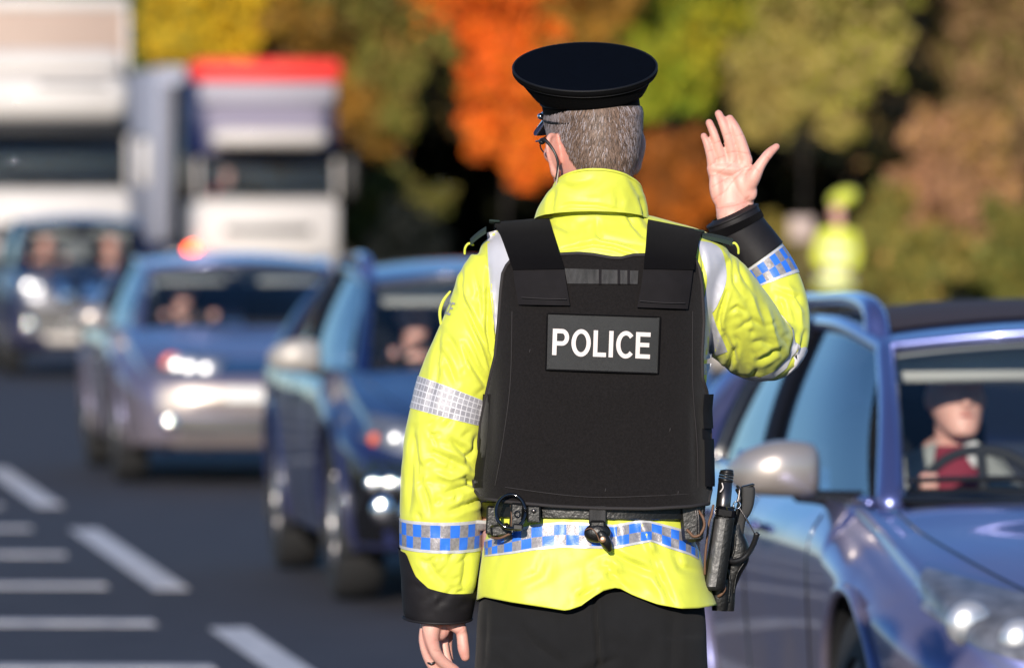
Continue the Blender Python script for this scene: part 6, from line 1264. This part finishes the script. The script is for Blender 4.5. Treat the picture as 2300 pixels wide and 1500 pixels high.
tree(1500, 82, [(1510, 60, 100, 90), (1500, 170, 90, 80), (1560, 130, 60, 90), (1480, 230, 55, 40)], [(.16, .22, .012), (.26, .27, .015), (.10, .13, .01), (.33, .26, .015)], 'yellow green tree between the cap and the raised hand', 10000, seed=18)
tree(1510, 74, [(1510, 370, 75, 65), (1545, 450, 60, 60), (1450, 340, 45, 40), (1480, 450, 50, 50)], [(.42, .11, .008), (.30, .08, .008), (.18, .06, .01)], 'dark orange bush behind the raised arm', 7000, 'bush', seed=19, cat='bush')
tree(1800, 82, [(1750, 80, 85, 100), (1850, 60, 95, 90), (1800, 170, 90, 80), (1700, 200, 45, 55), (1900, 160, 80, 80), (1960, 60, 70, 100), (1820, 240, 60, 40), (1690, 270, 30, 50), (1890, 270, 45, 40), (1750, 265, 40, 30)], [(.30, .22, .06), (.22, .19, .04), (.34, .26, .09), (.26, .27, .02)], 'tan and olive tree above the distant officer', 13000, seed=20)
tree(1960, 94, [(1950, 200, 80, 90), (1850, 300, 70, 50), (2000, 330, 60, 60), (1930, 60, 80, 80), (1700, 100, 60, 80)], [(.12, .10, .03), (.17, .11, .04), (.10, .08, .03)], 'dim olive brown tree in the dark behind the distant officer', 9000, seed=28)
tree(2080, 86, [(2030, 90, 110, 110), (2140, 140, 110, 120), (2250, 100, 90, 130), (2000, 230, 80, 60), (2200, 30, 110, 70), (2250, 280, 70, 90), (2060, 260, 70, 60), (2150, 260, 80, 70)], [(.18, .10, .05), (.13, .08, .03), (.24, .14, .07), (.16, .13, .03)], 'reddish brown tree in the upper right corner', 15000, seed=21)
tree(2150, 78, [(2130, 380, 75, 120), (2090, 310, 60, 60), (2150, 500, 80, 60), (2190, 300, 60, 60), (2240, 430, 50, 90), (2060, 440, 50, 60)], [(.36, .18, .10), (.26, .14, .07), (.30, .18, .05)], 'pinkish brown sapling at the right beside dark foliage', 9000, seed=22, cat='sapling', name='sapling')
tree(2060, 70, [(2040, 590, 110, 75), (1960, 530, 50, 50), (2010, 470, 50, 35)], [(.13, .13, .03), (.20, .15, .03), (.10, .10, .02), (.34, .19, .06)], 'olive bush left of two, behind the roof of the nearest blue car', 9000, 'bush', seed=23, cat='bush')
tree(2230, 72, [(2220, 590, 110, 90), (2280, 500, 60, 50)], [(.12, .12, .03), (.18, .14, .03), (.09, .10, .02)], 'olive bush at the right edge behind the nearest blue car', 9000, 'bush', seed=24, cat='bush')
tree(1770, 74, [(1770, 580, 80, 60), (1730, 530, 40, 40), (1840, 620, 60, 40)], [(.20, .15, .03), (.13, .12, .03)], 'olive brown bush at the feet of the distant officer', 6000, 'bush', seed=25, cat='bush')
tree(860, 88, [(860, 420, 65, 50), (900, 480, 55, 40), (820, 520, 50, 80), (960, 470, 50, 50)], [(.09, .09, .02), (.13, .11, .025), (.07, .08, .02)], 'dim olive bush right of the lorry with the red roof strip', 6000, 'bush', seed=26, cat='bush')
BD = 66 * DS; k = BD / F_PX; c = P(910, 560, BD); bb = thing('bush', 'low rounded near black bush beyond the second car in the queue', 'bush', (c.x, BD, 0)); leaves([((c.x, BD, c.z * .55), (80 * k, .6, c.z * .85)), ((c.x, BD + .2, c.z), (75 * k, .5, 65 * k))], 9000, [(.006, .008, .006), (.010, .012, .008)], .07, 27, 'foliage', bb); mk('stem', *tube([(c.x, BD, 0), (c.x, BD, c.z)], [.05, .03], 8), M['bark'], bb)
# woods behind everything: two masses nobody could count
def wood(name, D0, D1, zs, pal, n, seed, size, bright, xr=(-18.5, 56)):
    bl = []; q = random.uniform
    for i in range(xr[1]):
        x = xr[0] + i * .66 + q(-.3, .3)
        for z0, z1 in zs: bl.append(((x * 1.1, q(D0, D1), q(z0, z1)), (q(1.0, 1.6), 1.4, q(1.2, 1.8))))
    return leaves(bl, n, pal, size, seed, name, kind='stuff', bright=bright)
wood('shade_dark_woodland', 149, 155, ((.8, 2.5), (2.5, 4.5), (4.5, 6.5), (6.5, 9), (9, 11)), [(.006, .008, .004), (.010, .012, .005), (.016, .017, .006), (.020, .014, .006)], 230000, 31, .24, 1.0)  # leaf colours near black, standing in for the deep shade among the trees
wood('autumn_woodland', 144, 147, ((4.5, 5.2), (5.2, 6.4), (6.4, 8.5), (8.5, 10.5)), [(.20, .12, .05), (.13, .12, .03), (.26, .15, .06), (.10, .10, .025), (.30, .17, .05)], 90000, 33, .16, 1.25)
